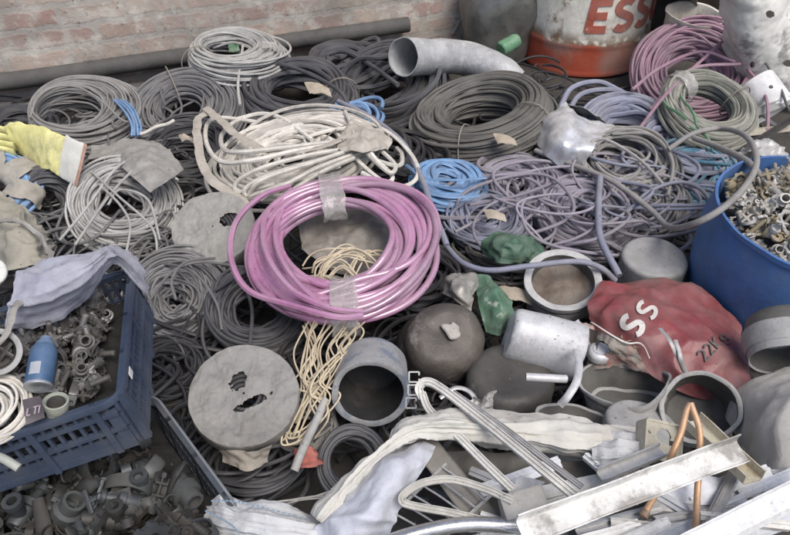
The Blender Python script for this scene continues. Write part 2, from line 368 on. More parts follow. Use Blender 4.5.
def letters(mb, text, f, h, sw, adv=.78, slant=0.0, x0=0.0, lift=0.0015):
    x = x0
    for ch in text:
        for st in GL[ch]:
            p = np.array(st, float); q = [p[0]]
            for a, b in zip(p[:-1], p[1:]):
                k = max(1, int(np.linalg.norm(b - a) / .08)); q += [a + (b - a) * (i + 1) / k for i in range(k)]
            q = np.array(q); q[:, 0] += slant * q[:, 1]; T = np.gradient(q, axis=0); T /= (np.linalg.norm(T, axis=1, keepdims=True) + 1e-9); Nn = np.stack([-T[:, 1], T[:, 0]], 1) * sw / 2
            A, B = q + Nn, q - Nn; V = []
            for a, b in zip(A, B): V += [f(x + a[0] * h, a[1] * h, lift), f(x + b[0] * h, b[1] * h, lift)]
            for a, b in zip(A, B): V += [f(x + a[0] * h, a[1] * h, -.002), f(x + b[0] * h, b[1] * h, -.002)]
            n = len(q); F = [[2 * i, 2 * i + 1, 2 * i + 3, 2 * i + 2] for i in range(n - 1)]; o = 2 * n
            F += [[2 * i, 2 * i + 2, o + 2 * i + 2, o + 2 * i] for i in range(n - 1)] + [[2 * i + 1, o + 2 * i + 1, o + 2 * i + 3, 2 * i + 3] for i in range(n - 1)]
            F += [[0, o, o + 1, 1], [2 * n - 2, 2 * n - 1, o + 2 * n - 1, o + 2 * n - 2]]
            mb.add(V, F)
        x += adv * h
    return mb
# ------------------------------------------------------------------ background: pole, elbow pipe, barrel, dented drum, appliance shell, pots
galv = mat('dusty_pole', (.065, .063, .06), .7, metal=.1, dust=.45, dcol=(.13, .125, .115), bump=.4)
mb = MB(); a = wallpt(-60, 86, .05); b = wallpt(404, 21, .05); pts = np.array([a + (b - a) * t for t in np.linspace(0, 1, 40)]); pts = disp(pts, .003, 3)
sweep(mb, pts, .034, 20)
tag(mb.build('steel_pole', galv), 'long dusty grey pole lying along the foot of the brick wall', 'pole')
mb = MB(); pts = pp([(196, 86, .05), (120, 92, .03), (40, 104, .03), (-60, 116, .03)]); sweep(mb, cr(pts), .03, 16)
tag(mb.build('steel_pole', galv), 'shorter dull pole on the ground below the long pole at the left', 'pole')

def tube_shell(mb, pts, R, t=.002, seg=32, amp=0.0, rads=None):
    pts = cr(pts, 8); n = len(pts); r = np.full(n, R) if rads is None else np.interp(np.linspace(0, 1, n), np.linspace(0, 1, len(rads)), rads)
    k0 = mb.n; sweep(mb, pts, R, seg, caps=False, rad=r); mbi = MB(); sweep(mbi, pts, R, seg, caps=False, rad=r - t)
    b = mb.n; mb.add(mbi.v[0], [q[::-1] for q in mbi.f])
    for e in (0, n - 1):
        mb.f += [[k0 + e * seg + k, k0 + e * seg + (k + 1) % seg, b + e * seg + (k + 1) % seg, b + e * seg + k] for k in range(seg)]
zinc = mat('galvanised_pipe', (.42, .43, .44), .5, metal=.35, dust=.45, dcol=(.47, .46, .43), bump=.5, c2=(.50, .52, .55), c2t=.5, c2s=9)
mb = MB(); tube_shell(mb, pp([(403, 57, .27), (430, 57, .215), (456, 57, .165), (480, 63, .155), (503, 73, .145), (518, 82, .12)]), .068, .003, 36, rads=[.070, .068, .068, .068, .062, .045])
for V in mb.v: V[:] = disp(V, .003, 16)
tag(mb.build('elbow_pipe', zinc, ang=50), 'wide dusty galvanised pipe elbow with its open end facing left', 'pipe')

# barrel
def shade_barrel():
    m = mat('barrel_paint', (.84, .81, .70), .45, dust=.22, dcol=(.52, .48, .40), bump=.25, c2=(.24, .12, .055), c2t=.61, c2s=8, grime=.35)
    m = m.copy(); m.name = 'barrel_paint_two_tone'; t = m.node_tree; N = t.nodes; L = t.links
    b = N['Principled BSDF']; tc = N.new('ShaderNodeTexCoord'); sp = N.new('ShaderNodeSeparateXYZ'); L.new(tc.outputs['Object'], sp.inputs[0])
    n = N.new('ShaderNodeTexNoise'); n.inputs['Scale'].default_value = 9; n.inputs['Detail'].default_value = 8; L.new(tc.outputs['Object'], n.inputs['Vector'])
    ad = N.new('ShaderNodeMath'); ad.operation = 'MULTIPLY_ADD'; L.new(n.outputs['Fac'], ad.inputs[0]); ad.inputs[1].default_value = .05; L.new(sp.outputs[2], ad.inputs[2])
    mr = N.new('ShaderNodeMapRange'); L.new(ad.outputs[0], mr.inputs[0]); mr.inputs[1].default_value = .176; mr.inputs[2].default_value = .168
    rs = N.new('ShaderNodeMapRange'); L.new(ad.outputs[0], rs.inputs[0]); rs.inputs[1].default_value = .225; rs.inputs[2].default_value = .17
    n2 = N.new('ShaderNodeTexNoise'); n2.inputs['Scale'].default_value = 26; n2.inputs['Detail'].default_value = 6; L.new(tc.outputs['Object'], n2.inputs['Vector'])
    r2 = N.new('ShaderNodeMapRange'); L.new(n2.outputs['Fac'], r2.inputs[0]); r2.inputs[1].default_value = .38; r2.inputs[2].default_value = .5
    mu = N.new('ShaderNodeMath'); mu.operation = 'MULTIPLY'; L.new(rs.outputs[0], mu.inputs[0]); L.new(r2.outputs[0], mu.inputs[1])
    src = b.inputs['Base Color'].links[0].from_socket
    def mix(f, A, B):
        x = N.new('ShaderNodeMix'); x.data_type = 'RGBA'; L.new(f, x.inputs[0]); L.new(A, x.inputs[6])
        if isinstance(B, tuple): x.inputs[7].default_value = (*B, 1)
        else: L.new(B, x.inputs[7])
        return x.outputs[2]
    n3 = N.new('ShaderNodeTexNoise'); n3.inputs['Scale'].default_value = 5; n3.inputs['Detail'].default_value = 8; L.new(tc.outputs['Object'], n3.inputs['Vector'])
    r3 = N.new('ShaderNodeMapRange'); L.new(n3.outputs['Fac'], r3.inputs[0]); r3.inputs[1].default_value = .42; r3.inputs[2].default_value = .60
    rc = N.new('ShaderNodeMix'); rc.data_type = 'RGBA'; L.new(r3.outputs[0], rc.inputs[0]); rc.inputs[6].default_value = (.42, .085, .045, 1); rc.inputs[7].default_value = (.36, .20, .16, 1)
    c = mix(mu.outputs[0], src, (.16, .09, .04)); c = mix(mr.outputs[0], c, rc.outputs[2]); L.new(c, b.inputs['Base Color']); return m
bm_ = shade_barrel(); bc = P(578, 70, 0); bc = bc + nrm([bc[0], bc[1], 0]) * .20; BR = .285
root = empty('oil_drum', (bc[0], bc[1], 0), 'white steel oil drum with rusty red bottom band and big red lettering', 'drum')
fr = Fr([bc[0], bc[1], 0], [1, 0, 0], [-.03, .02, 1])
def rib(z, c, a=.009, s=.012): return a * math.exp(-((z - c) / s) ** 2)
prof = [(BR - .03, .012), (BR - .006, .012), (BR, .0), (BR + .003, .008), (BR, .018)] + [(BR + rib(z, .135, .004) + rib(z, .30) * .0 + rib(z, .60), z) for z in np.linspace(.03, .86, 90)] + [(BR + .004, .872), (BR + .002, .885), (BR - .006, .885), (BR - .008, .86), (0.001, .855)]
def bd(V):
    for v in V:
        q = fbm(v, 5, 3, 9); k = 1 + .012 * q; v[0] *= k; v[1] *= k
    return V
mb = MB(); lathe(mb, fr, prof, 72, bd); mb.build('body', bm_, root)
va = math.atan2(-bc[1], -bc[0])
def bmap(u, v, l):
    z = .20 + v; th = va + .02 + u / BR; p = np.array([[ (BR + .004) * math.cos(th), (BR + .004) * math.sin(th), z]]); k = 1 + .012 * fbm(p[0], 5, 3, 9); r = (BR + rib(z, .60)) * k + l + .002
    return fr.w([[r * math.cos(th), r * math.sin(th), z]])[0]
red = mat('red_paint', (.45, .09, .05), .5, dust=.3, bump=.2, c2=(.55, .45, .33), c2t=.66, c2s=30)
mb = letters(MB(), 'ESSO', bmap, .135, .24, adv=.80, slant=.12); mb.build('lettering', red, root, smooth=False)

# dented dark drum between wall and barrel
dk = mat('dark_dented_metal', (.15, .15, .14), .25, metal=.5, dust=.5, dcol=(.30, .295, .27), bump=.3, bsc=30, dsc=5, dth=.58)
c = P(497, 49, 0) + np.array([0, -.04, 0])
def dd(V):
    V = disp(V, .045, 6, 3); return disp(V, .014, 14, 5)
mb = MB(); lathe(mb, Fr(c, [1, 0, 0], [-.06, .03, 1]), [(.10, 0), (.155, .0), (.165, .02), (.165, .1), (.17, .2), (.165, .3), (.15, .36), (.12, .40), (.07, .42), (.001, .425)], 72, dd)
tag(mb.build('metal_drum', dk, ang=60), 'dark dented drum standing between the brick wall and the oil drum', 'drum')
mb = MB(); f0 = lambda u, v, l: wallpt(448, 34, 0) + wd * u + np.array([0, 0, v]) + wnrm * (l + .012)
letters(mb, '70', f0, .085, .12, slant=.3); tag(mb.build('chalk_writing', mat('chalk', (.6, .59, .55), .9, bump=.3), smooth=False), 'chalk number 70 written on the brick wall beside the dark drum', 'writing')
mb = MB(); f_ = Fr(P(507, 47, .17), [1, .3, .25], [.3, -.5, .8]); lathe(mb, Fr(P(500, 50, .17), [0, 0, 1], nrm(P(516, 41, .19) - P(500, 50, .17))), [(.001, 0), (.028, 0), (.032, .006), (.031, .02), (.029, .05), (.031, .08), (.025, .095), (.001, .097)], 24, lambda V: disp(V, .004, 30))
tag(mb.build('crushed_can', mat('green_can_paint', (.07, .26, .12), .4, dust=.3, c2=(.3, .4, .3), c2t=.6)), 'small green can lying against the dark dented drum', 'can')

# dark backdrop pieces right of the barrel : dark sheet painting the shaded gap, appliance shell, enamel pot
enamel = mat('peeling_white_enamel', (.80, .79, .74), .45, dust=.2, dcol=(.50, .47, .40), c2=(.30, .295, .275), c2t=.59, c2s=8, bump=.2, grime=.15, mot=.25)
root = empty('appliance_shell', P(745, 60, 0), 'big white appliance shell with peeling paint and round holes behind the mauve coil', 'appliance')
holes = [(.28, .70), (.25, .42), (.62, .60), (.55, .86), (.8, .3)]
def hf(u, v): return any((u - a) ** 2 * 1.3 + (v - b) ** 2 < .0009 for a, b in holes)
mb = MB(); patch(mb, [[(725, 95, .0), (725, 50, .22), (721, 14, .40), (717, -30, .62)], [(744, 98, .06), (744, 54, .29), (739, 10, .47), (737, -35, .62)], [(784, 100, .06), (781, 56, .27), (779, 8, .47), (774, -38, .62)], [(859, 120, .0), (847, 60, .15), (835, 10, .35), (824, -40, .60)]], 170, 170, .006, 7, .003, 2, hole=lambda u, v: hf(u, v), cre=.012, csc=4); mb.build('panel', enamel, root)
f_ = Fr(P(760, 60, -.2), [1, 0, 0], [0, 0, 1])
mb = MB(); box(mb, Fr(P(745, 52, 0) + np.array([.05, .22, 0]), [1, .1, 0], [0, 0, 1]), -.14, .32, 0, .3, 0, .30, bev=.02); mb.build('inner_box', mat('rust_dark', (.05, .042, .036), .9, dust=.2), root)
mb = MB(); f_, R = fit(695, 15, 27, 10, 4, .30)
lathe(mb, f_, [(.001, -.14), (R * .8, -.14), (R * .92, -.12), (R, -.01), (R * 1.06, 0), (R * 1.06, .006), (R * .98, .004), (R * .93, -.02), (R * .85, -.12), (.001, -.125)], 48, lambda V: disp(V, .004, 12, 2))
tag(mb.build('enamel_pot', mat('white_enamel', (.66, .64, .57), .35, dust=.25, dcol=(.42, .34, .24), c2=(.25, .22, .18), c2t=.63)), 'white enamel pot lying behind the mauve cable coil', 'pot')
root = empty('white_canister', P(760, 100, .1), 'clean white tin canister at the right of the grey-green coil', 'canister')
c0, c1 = P(752, 82, .20), P(774, 112, .13); fr = Fr(c0, [0, 0, 1], c1 - c0); Lc = np.linalg.norm(c1 - c0); Rc = .075
mb = MB(); lathe(mb, fr, [(.001, 0), (Rc * .8, 0), (Rc * .95, .004), (Rc, .012), (Rc, Lc * .9), (Rc * 1.03, Lc * .93), (Rc * 1.03, Lc), (Rc * .95, Lc), (Rc * .93, .03), (.001, .03)], 48, oval(.04, 30, amp=.003) if 'oval' in globals() else None); mb.build('shell', mat('white_painted_tin', (.74, .74, .73), .35, dust=.22, bump=.1, grime=.2), root)
mb = MB(); th_ = .9; lathe(mb, Fr(fr.w([[Rc * 1.0 * math.cos(k), Rc * math.sin(k), Lc * .7]])[0] if False else P(771, 87, .245), [1, 0, 0], [-.2, -.5, .85]), [(.001, .002), (.006, .002), (.007, 0)], 16); mb.build('dark_hole', MM['black'], root)
mb = MB(); patch(mb, [[(640, -10, .35), (650, 25, .22), (655, 60, .06)], [(680, -20, .5), (685, 10, .3), (690, 60, .08)], [(720, -30, .6), (720, 0, .45), (715, 40, .2)]], 24, 24, .01, 8, .004)  # dark sheet set back here to stand for the shaded gap
for V in mb.v: V[:, 1] += .22
tag(mb.build('gap_shade_sheet', mat('gap_shade_plum', (.05, .042, .045), .5, metal=.3, dust=.25)), 'dark plum sheet added as the shade in the gap right of the oil drum', 'sheet')

# ------------------------------------------------------------------ countless cable ends under everything
def tangle(name, label, m, n, x0, x1, y0, y1, z0, z1, w, bias=0):
    mb = MB()
    for k in range(n):
        px, py = rng.uniform(x0, x1), rng.uniform(y0, y1); c = P(px, py, 0); r = rng.uniform(.05, .17); a0 = rng.uniform(0, 6.28); ln = rng.uniform(2, 7)
        t = np.linspace(0, ln, int(ln * 9)); ex = rng.uniform(.6, 1.1); ph = rng.uniform(0, 6.28); zz = rng.uniform(z0, z1)
        q = np.stack([r * np.cos(t) * (1 + .15 * np.sin(t * 1.7 + ph)), r * ex * np.sin(t) * (1 + .1 * np.cos(t * 2.3)), zz + .02 * np.sin(t * 1.3 + ph)], 1)
        ca, sa = math.cos(a0), math.sin(a0); q = np.stack([q[:, 0] * ca - q[:, 1] * sa + c[0], q[:, 0] * sa + q[:, 1] * ca + c[1], np.maximum(q[:, 2], .004)], 1)
        sweep(mb, q, rng.uniform(*w), 6, var=rng.uniform(-.7, .9))
    return tag(mb.build(name, m), label, 'cable tangle', kind='stuff')
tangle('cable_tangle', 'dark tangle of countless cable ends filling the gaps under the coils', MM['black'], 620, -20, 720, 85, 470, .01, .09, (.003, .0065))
tangle('cable_tangle', 'mauve-grey tangle of thin loose cables between light blue coil and blue tub', MM['mgrey'], 34, 470, 690, 165, 250, .06, .13, (.0045, .008))
def sweeps(label, m, n, x0, x1, y0, y1, r0, r1, w):
    mb = MB()
    for k in range(n):
        c = P(rng.uniform(x0, x1), rng.uniform(y0, y1), .15); r = rng.uniform(r0, r1); a0 = rng.uniform(0, 6.28); ln = rng.uniform(2, 5.5); t = np.linspace(a0, a0 + ln, int(ln * 14)); ph = rng.uniform(0, 6.28, 3); z = rng.uniform(.15, .19)
        q = np.stack([c[0] + r * np.cos(t) * (1 + .12 * np.sin(1.6 * t + ph[0])), c[1] + .8 * r * np.sin(t) * (1 + .12 * np.sin(2.1 * t + ph[1])), z + .018 * np.sin(1.2 * t + ph[2]) - .03 * (np.linspace(-1, 1, len(t)) ** 6)], 1)
        sweep(mb, q, rng.uniform(*w), 8, var=rng.uniform(-.7, .9))
    return tag(mb.build('loose_cables', m), label, 'loose cables', kind='stuff')
sweeps('long mauve-grey cables sweeping loosely across each other above the pots', MM['mgrey'], 22, 480, 655, 178, 232, .09, .18, (.003, .0055))
sweeps('lilac and grey loose cables crossing between silver can and blue tub', MM['lilac'], 16, 600, 690, 150, 215, .07, .14, (.003, .006))
tangle('cable_tangle', 'tangle of grey cable ends below the funnel coil at the left', MM['midgrey'], 90, 40, 230, 130, 300, .05, .12, (.0028, .005))
# ------------------------------------------------------------------ cable coils, from the back to the front
U = (0, 0)
coil('cable_coil', 'tight grey wire coil leaning on the long pole by the wall', 233, 57, 50, 21, 6, .185, MM['ltgrey'], .42, .55, 70, 2.4, .03, ties=(200,), shift=(-5, 5), wraps=((-12, .07),), loose=[[(243, 45, .2), (241, 60, .21), (238, 85, .19), (240, 105, .17)], [(213, 48, .19), (230, 43, .205), (242, 44, .21)]], lw=3)
mb = MB(); patch(mb, [[(228, 44, .20), (229, 52, .20)], [(238, 43, .205), (240, 51, .205)]], 8, 8, .004, 50, .002); tag(mb.build('tape_scrap', mat('green_plastic', (.03, .16, .07), .5)), 'small dark green tag stuck on the grey coil by the pole', 'tape')
coil('cable_coil', 'funnel shaped light grey wire coil just above the yellow glove', 82, 120, 57, 35, 4, .10, MM['grey'], .50, .75, 120, 2.2, .02, shift=(-9, 6), loose=[[(30, 118, .17), (38, 98, .20), (55, 87, .215), (80, 88, .21), (105, 104, .19), (122, 120, .165), (142, 124, .15)]], lw=2.2)
coil('cable_coil', 'fine dark grey wire coil with a small deep centre hole', 186, 113, 63, 45, -6, .09, MM['midgrey'], .25, .45, 110, 2.4, .016, ties=(95, 215), shift=(0, 3), loose=[[(165, 105, .17), (161, 90, .165), (166, 76, .15)]], lw=2.4)
coil('cable_coil', 'coil of thick dark bluish cable beside the fine grey coil', 300, 97, 57, 34, 8, .10, MM['dark'], .45, .6, 50, 4.4, .05, ties=(10,), shift=(0, 0), loose=[[(262, 60, .18), (300, 70, .2), (340, 92, .19), (352, 120, .17)]])
coil('cable_coil', 'loose black cable coil below the open end of the elbow pipe', 388, 93, 60, 44, -22, .06, MM['dark'], .36, .6, 60, 4.6, .06, loose=[[(322, 56, .12), (345, 52, .15), (372, 66, .17), (398, 85, .18)]])
coil('cable_coil', 'black cable coil squeezed between pole and elbow pipe', 345, 70, 48, 24, 0, .08, MM['dark'], .4, .5, 18, 5, .09)
coil('cable_coil', 'big tight olive grey cable coil in front of the elbow pipe', 482, 125, 75, 37, -14, .09, MM['olive'], .42, .72, 170, 3.4, .01, ties=(250, 330), shift=(3, 5))
coil('cable_coil', 'large mauve cable coil in front of the white appliance shell', 693, 75, 62, 52, 6, .14, MM['mauve'], .34, .42, 84, 3.4, .04, shift=(0, -3), loose=[[(640, 128, .2), (668, 92, .26), (700, 62, .27), (722, 42, .27)], [(632, 90, .24), (660, 68, .27), (700, 52, .28), (735, 62, .26)], [(650, 110, .22), (690, 70, .27), (740, 64, .25)], [(745, 66, .22), (764, 92, .2), (768, 120, .19), (763, 142, .17), (745, 152, .15)]])
coil('cable_coil', 'tight grey-green cable coil lying over the mauve coil', 706, 112, 51, 33, 14, .19, MM['ggreen'], .45, .6, 60, 3.8, .02, ties=(60,), shift=(0, 6), wraps=((160, .05),))
coil('cable_coil', 'thick lilac cable coil behind the crumpled silver can', 628, 140, 58, 42, 10, .11, MM['lilac'], .34, .5, 46, 5.2, .035, loose=[[(560, 108, .17), (572, 88, .19), (598, 82, .19), (622, 92, .18)], [(566, 120, .17), (580, 95, .2), (612, 90, .2), (640, 100, .19)]])
coil('cable_coil', 'loose grey cable coil lying on the thick lilac coil', 625, 165, 50, 34, 5, .15, MM['hose'], .4, .5, 30, 3.4, .08, loose=[[(595, 150, .22), (592, 142, .23), (607, 140, .23), (640, 160, .2), (668, 190, .18)], [(612, 134, .21), (650, 135, .22), (672, 160, .2), (668, 196, .18)]])
coil('cable_coil', 'teal cable coil half hidden left of the blue tub', 690, 180, 42, 34, 0, .08, MM['teal'], .2, .6, 56, 3.6, .07, loose=[[(655, 150, .14), (690, 160, .16), (730, 165, .17)], [(650, 168, .14), (680, 185, .15), (705, 205, .16)]])
coil('cable_coil', 'grey-lilac cable tangle between teal cables and grey-green coil', 680, 152, 52, 26, 12, .12, MM['lilac'], .3, .5, 30, 4, .07)
coil('cable_coil', 'mauve-grey cable coil just right of the light blue coil', 520, 190, 50, 32, -8, .09, MM['mgrey'], .2, .5, 54, 3.3, .05, loose=[[(470, 205, .15), (520, 195, .17), (560, 180, .17)], [(455, 232, .15), (500, 210, .17), (540, 200, .17)]])
coil('cable_coil', 'mauve-grey coil of thin cable above the green plastic bag', 485, 222, 46, 28, 0, .09, MM['lilac'], .2, .5, 46, 3.0, .06)
coil('cable_coil', 'arched mauve-grey coil left of the upturned grey pan', 583, 218, 56, 40, 10, .10, MM['mgrey'], .15, .5, 76, 3.4, .04, loose=[[(545, 200, .15), (575, 225, .16), (612, 245, .15)]])
coil('cable_coil', 'small mauve-grey coil with open middle above the upturned pan', 640, 208, 42, 34, 0, .11, MM['hose'], .2, .5, 54, 3.3, .06)
coil('cable_coil', 'dull mauve-grey cables just under the big olive coil', 565, 170, 58, 30, 0, .06, MM['hose'], .2, .6, 50, 3.4, .07)
coil('cable_coil', 'light blue flat cable coil above the right edge of the pink coil', 447, 187, 40, 25, 8, .11, MM['blue'], .15, .7, 60, 4.6, .06, flat=.35, loose=[[(406, 165, .16), (425, 178, .18), (455, 180, .19), (486, 178, .16)], [(410, 170, .16), (440, 195, .19), (480, 196, .16)]])
coil('cable_coil', 'small dark blue cable coil behind the white cable bundle', 350, 118, 28, 14, 0, .14, MM['blue'], .3, .5, 10, 4, .08)
coil('cable_coil', 'light grey wire coil with crossing strands left of the wrapped reel', 124, 205, 56, 48, 8, .12, MM['ltgrey'], .30, .42, 74, 2.6, .045, loose=[[(60, 240, .15), (85, 210, .2), (120, 165, .22), (150, 160, .22), (178, 180, .2)], [(75, 245, .15), (110, 195, .21), (140, 165, .22), (170, 150, .2)], [(100, 185, .21), (120, 205, .22), (130, 225, .2), (126, 255, .17)], [(92, 172, .21), (118, 196, .22), (152, 228, .19), (158, 262, .14)], [(108, 205, .2), (120, 190, .22), (148, 200, .22), (160, 240, .16)]])
coil('cable_coil', 'dark grey wire coil under the fine grey coil', 190, 160, 58, 36, 0, .06, MM['dark'], .3, .7, 80, 2.8, .05)
coil('cable_coil', 'dark thick cable coil at the left between blue coil and light grey coil', 50, 203, 38, 46, 18, .08, MM['dark'], .3, .8, 50, 4.8, .05)
coil('cable_coil', 'grey cable coil with drooping strands right of the blue crate', 176, 300, 54, 52, -20, .09, MM['midgrey'], .15, .5, 96, 3.0, .06, loose=[[(150, 300, .15), (172, 272, .2), (200, 262, .2), (236, 266, .17)], [(176, 300, .18), (172, 280, .2), (186, 262, .21), (215, 258, .19)], [(150, 262, .15), (190, 270, .2), (215, 300, .18), (222, 330, .15)]])
coil('cable_coil', 'thick dark purplish cable coil under the left edge of the pink coil', 258, 312, 55, 48, 15, .12, MM['dark'], .36, .45, 60, 3.8, .045, loose=[[(245, 285, .19), (252, 310, .2), (250, 345, .19)], [(215, 290, .18), (255, 270, .22), (300, 290, .19)]])
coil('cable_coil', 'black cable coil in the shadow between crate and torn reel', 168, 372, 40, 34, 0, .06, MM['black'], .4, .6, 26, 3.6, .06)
coil('cable_coil', 'dark ribbed cable coil standing below the cream cables', 352, 462, 38, 42, 50, .11, MM['dark'], .5, .6, 26, 5, .03)
coil('cable_coil', 'dark loose loops in the gap below the torn reel', 255, 462, 52, 32, 0, .07, MM['dark'], .45, .5, 20, 4.2, .09, loose=[[(222, 440, .15), (255, 448, .16), (300, 440, .16), (330, 424, .15)], [(250, 470, .14), (290, 455, .15), (318, 430, .16), (330, 400, .16)]])
coil('cable_coil', 'grey loops of cable under the hanging cream cables', 305, 428, 36, 26, 0, .10, MM['hose'], .55, .4, 9, 3.6, .1)
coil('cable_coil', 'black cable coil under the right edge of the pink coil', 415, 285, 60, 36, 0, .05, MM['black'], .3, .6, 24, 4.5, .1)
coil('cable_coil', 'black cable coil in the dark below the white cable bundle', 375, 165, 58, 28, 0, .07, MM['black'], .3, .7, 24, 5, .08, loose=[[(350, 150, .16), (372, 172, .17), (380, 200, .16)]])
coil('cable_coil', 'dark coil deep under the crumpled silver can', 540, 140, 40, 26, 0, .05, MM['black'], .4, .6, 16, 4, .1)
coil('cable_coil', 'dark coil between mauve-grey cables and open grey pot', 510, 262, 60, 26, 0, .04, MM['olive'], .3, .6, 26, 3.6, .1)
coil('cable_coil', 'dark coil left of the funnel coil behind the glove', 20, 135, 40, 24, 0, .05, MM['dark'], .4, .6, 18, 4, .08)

# white cable bundle: long stretched loops tied at the right
fr0, R0 = fit(300, 152, 100, 40, -5, .17)
root, frw, Rw = coil('cable_coil', 'white cable bundle with long stretched loops above the pink coil', 296, 160, 60, 42, -10, .18, MM['white'], .15, .36, 56, 3.9, .055, stretch=1.5, wraps=(), ties=(20,),
  loose=[[(355, 152, .24), (320, 160, .26), (270, 175, .25), (246, 188, .22), (250, 196, .2), (285, 184, .24), (340, 166, .25)], [(352, 148, .25), (310, 155, .27), (262, 168, .26), (237, 182, .22), (240, 192, .2), (275, 184, .23)],
         [(350, 143, .25), (300, 150, .27), (255, 160, .27), (222, 162, .24), (207, 145, .22), (207, 125, .2), (220, 118, .2), (262, 123, .22)], [(349, 140, .25), (300, 146, .27), (245, 152, .27), (225, 150, .25), (222, 135, .22), (240, 120, .21), (275, 118, .22), (315, 136, .23)],
         [(258, 135, .22), (290, 128, .24), (320, 117, .25), (345, 118, .25)], [(235, 120, .21), (262, 114, .23), (285, 120, .24), (312, 140, .24)], [(345, 112, .26), (352, 125, .27), (360, 145, .26), (388, 172, .22), (395, 165, .22), (378, 148, .24), (362, 135, .25)],
         [(356, 128, .26), (372, 155, .25), (392, 176, .2), (384, 182, .2), (362, 165, .22), (350, 150, .24)], [(368, 158, .23), (398, 166, .22), (402, 155, .22), (397, 148, .22)],
         [(352, 155, .25), (318, 168, .26), (280, 188, .24), (262, 200, .2)], [(354, 158, .25), (322, 172, .26), (290, 192, .23), (275, 202, .19)], [(350, 150, .255), (312, 163, .27), (262, 180, .25), (248, 196, .2)]], lw=4.8)

# pink hose
root, frp, Rp = coil('hose_coil', 'big glossy pink hose coil bound with clear tape in the middle', 341, 247, 101, 74, -3, .25, MM['pink'], .48, .22, 20, 6.8, .034, cat='hose coil', wraps=((92, .06), (268, .06)), sides=12, seg=72,
  loose=[[(290, 186, .26), (262, 196, .28), (236, 222, .29), (231, 258, .28), (248, 290, .27), (290, 305, .28), (336, 317, .28), (362, 316, .26)], [(292, 190, .26), (266, 215, .29), (266, 252, .30), (290, 288, .29), (330, 308, .28), (362, 312, .25)], [(330, 180, .26), (296, 194, .28), (276, 225, .29), (284, 264, .29), (318, 302, .28), (350, 314, .25)]], lw=6.8)

# cream thin cable
def strands(name, label, group, m, lines, w, z=0., jit=.006, n=3, sides=6, cat='cable', sx=2.2):
    mb = MB()
    for ln in lines:
        for k in range(n):
            ox, oy = rng.normal(0, sx), rng.normal(0, sx * .8); q = [(x + ox + rng.normal(0, 1.3), y + oy + rng.normal(0, 1.3), zz + rng.uniform(-.006, .006)) for x, y, zz in ln]
            cable(mb, q, w, 10, sides, jit * .4, var=rng.uniform(-.6, .8))
    return tag(mb.build(name, m), label, cat, group)
strands('thin_cable', 'thin cream cable heaped in the centre of the pink coil and hanging below it', None, MM['cream'],
 [[(312, 272, .2), (320, 262, .22), (340, 255, .24), (362, 258, .24), (372, 272, .22)], [(318, 290, .19), (328, 262, .23), (352, 248, .25), (378, 262, .23), (382, 275, .2)],
  [(345, 300, .18), (350, 275, .22), (365, 255, .24), (388, 258, .21)], [(302, 278, .18), (330, 275, .22), (355, 290, .2), (362, 302, .17)], [(322, 300, .18), (322, 280, .21), (342, 262, .24), (358, 280, .22), (352, 300, .18)],
  [(318, 318, .22), (305, 345, .22), (300, 370, .22), (305, 395, .2), (292, 425, .17)], [(335, 322, .22), (318, 350, .23), (322, 378, .22), (305, 405, .21), (292, 432, .18), (288, 436, .17)],
  [(352, 324, .22), (332, 345, .23), (335, 362, .22), (315, 392, .21), (318, 415, .2), (300, 438, .17)], [(306, 322, .21), (315, 350, .22), (302, 378, .22), (322, 395, .2), (312, 425, .18), (290, 438, .18), (286, 428, .18)],
  [(345, 326, .22), (350, 340, .22), (322, 368, .23), (312, 385, .22), (326, 400, .2), (310, 430, .18)]], 1.9, n=5, sx=4)

# loose hoses and cables lying over the coils
def loose(name, label, path, w, m, cat='cable', **k):
    mb = MB(); cable(mb, path, w, 12, 12, .0015, **k); return tag(mb.build(name, m), label, cat)
loose('grey_hose', 'thick dusty grey hose curving from the silver can round over the blue tub rim', [(536, 150, .16), (560, 160, .17), (610, 180, .20), (650, 210, .20), (668, 227, .22), (690, 225, .33), (722, 208, .385), (748, 182, .395), (757, 158, .385), (746, 136, .33), (722, 129, .27), (694, 134, .26), (668, 150, .22)], 7, MM['hose'], 'hose')
loose('grey_hose', 'grey hose running into the scrap inside the blue tub', [(694, 138, .27), (720, 148, .30), (745, 160, .375), (762, 178, .385), (790, 205, .36)], 7, MM['hose'], 'hose')
loose('thick_cable', 'lilac cable bent down beside the open grey pot', [(600, 178, .2), (598, 200, .2), (600, 232, .19), (608, 255, .18), (618, 276, .16)], 7, MM['lilac'])
loose('thick_cable', 'lilac-grey cable arching over the rim of the open grey pot', [(444, 245, .16), (462, 262, .18), (490, 270, .19), (530, 266, .21), (575, 262, .215), (600, 268, .2), (616, 280, .17)], 6, MM['lilac'])
loose('grey_cable', 'grey-blue cable curving down from the black coil to the light blue coil', [(338, 102, .2), (372, 118, .22), (400, 140, .23), (415, 165, .22), (425, 185, .21), (434, 215, .2), (446, 246, .17)], 6, MM['lilac'])
loose('flat_cable', 'pale flat cable looping round the right end of the white bundle', [(345, 115, .24), (385, 130, .25), (410, 152, .24), (418, 172, .22), (408, 185, .2), (388, 186, .2), (362, 172, .22)], 4.5, MM['white'], flat=.5)
loose('grey_cable', 'grey cable lying left of the upturned pan', [(640, 275, .12), (655, 285, .1), (632, 300, .1)], 5, MM['hose'])
loose('grey_cable', 'short end of stiff grey cable above the red rag', [(326, 400, .2), (316, 420, .2), (302, 452, .19), (294, 470, .18)], 9, MM['ltgrey'])
loose('white_cable', 'short white cable end poking out of the fine grey coil', [(140, 134, .2), (158, 127, .215), (174, 121, .21)], 3.6, MM['white'])
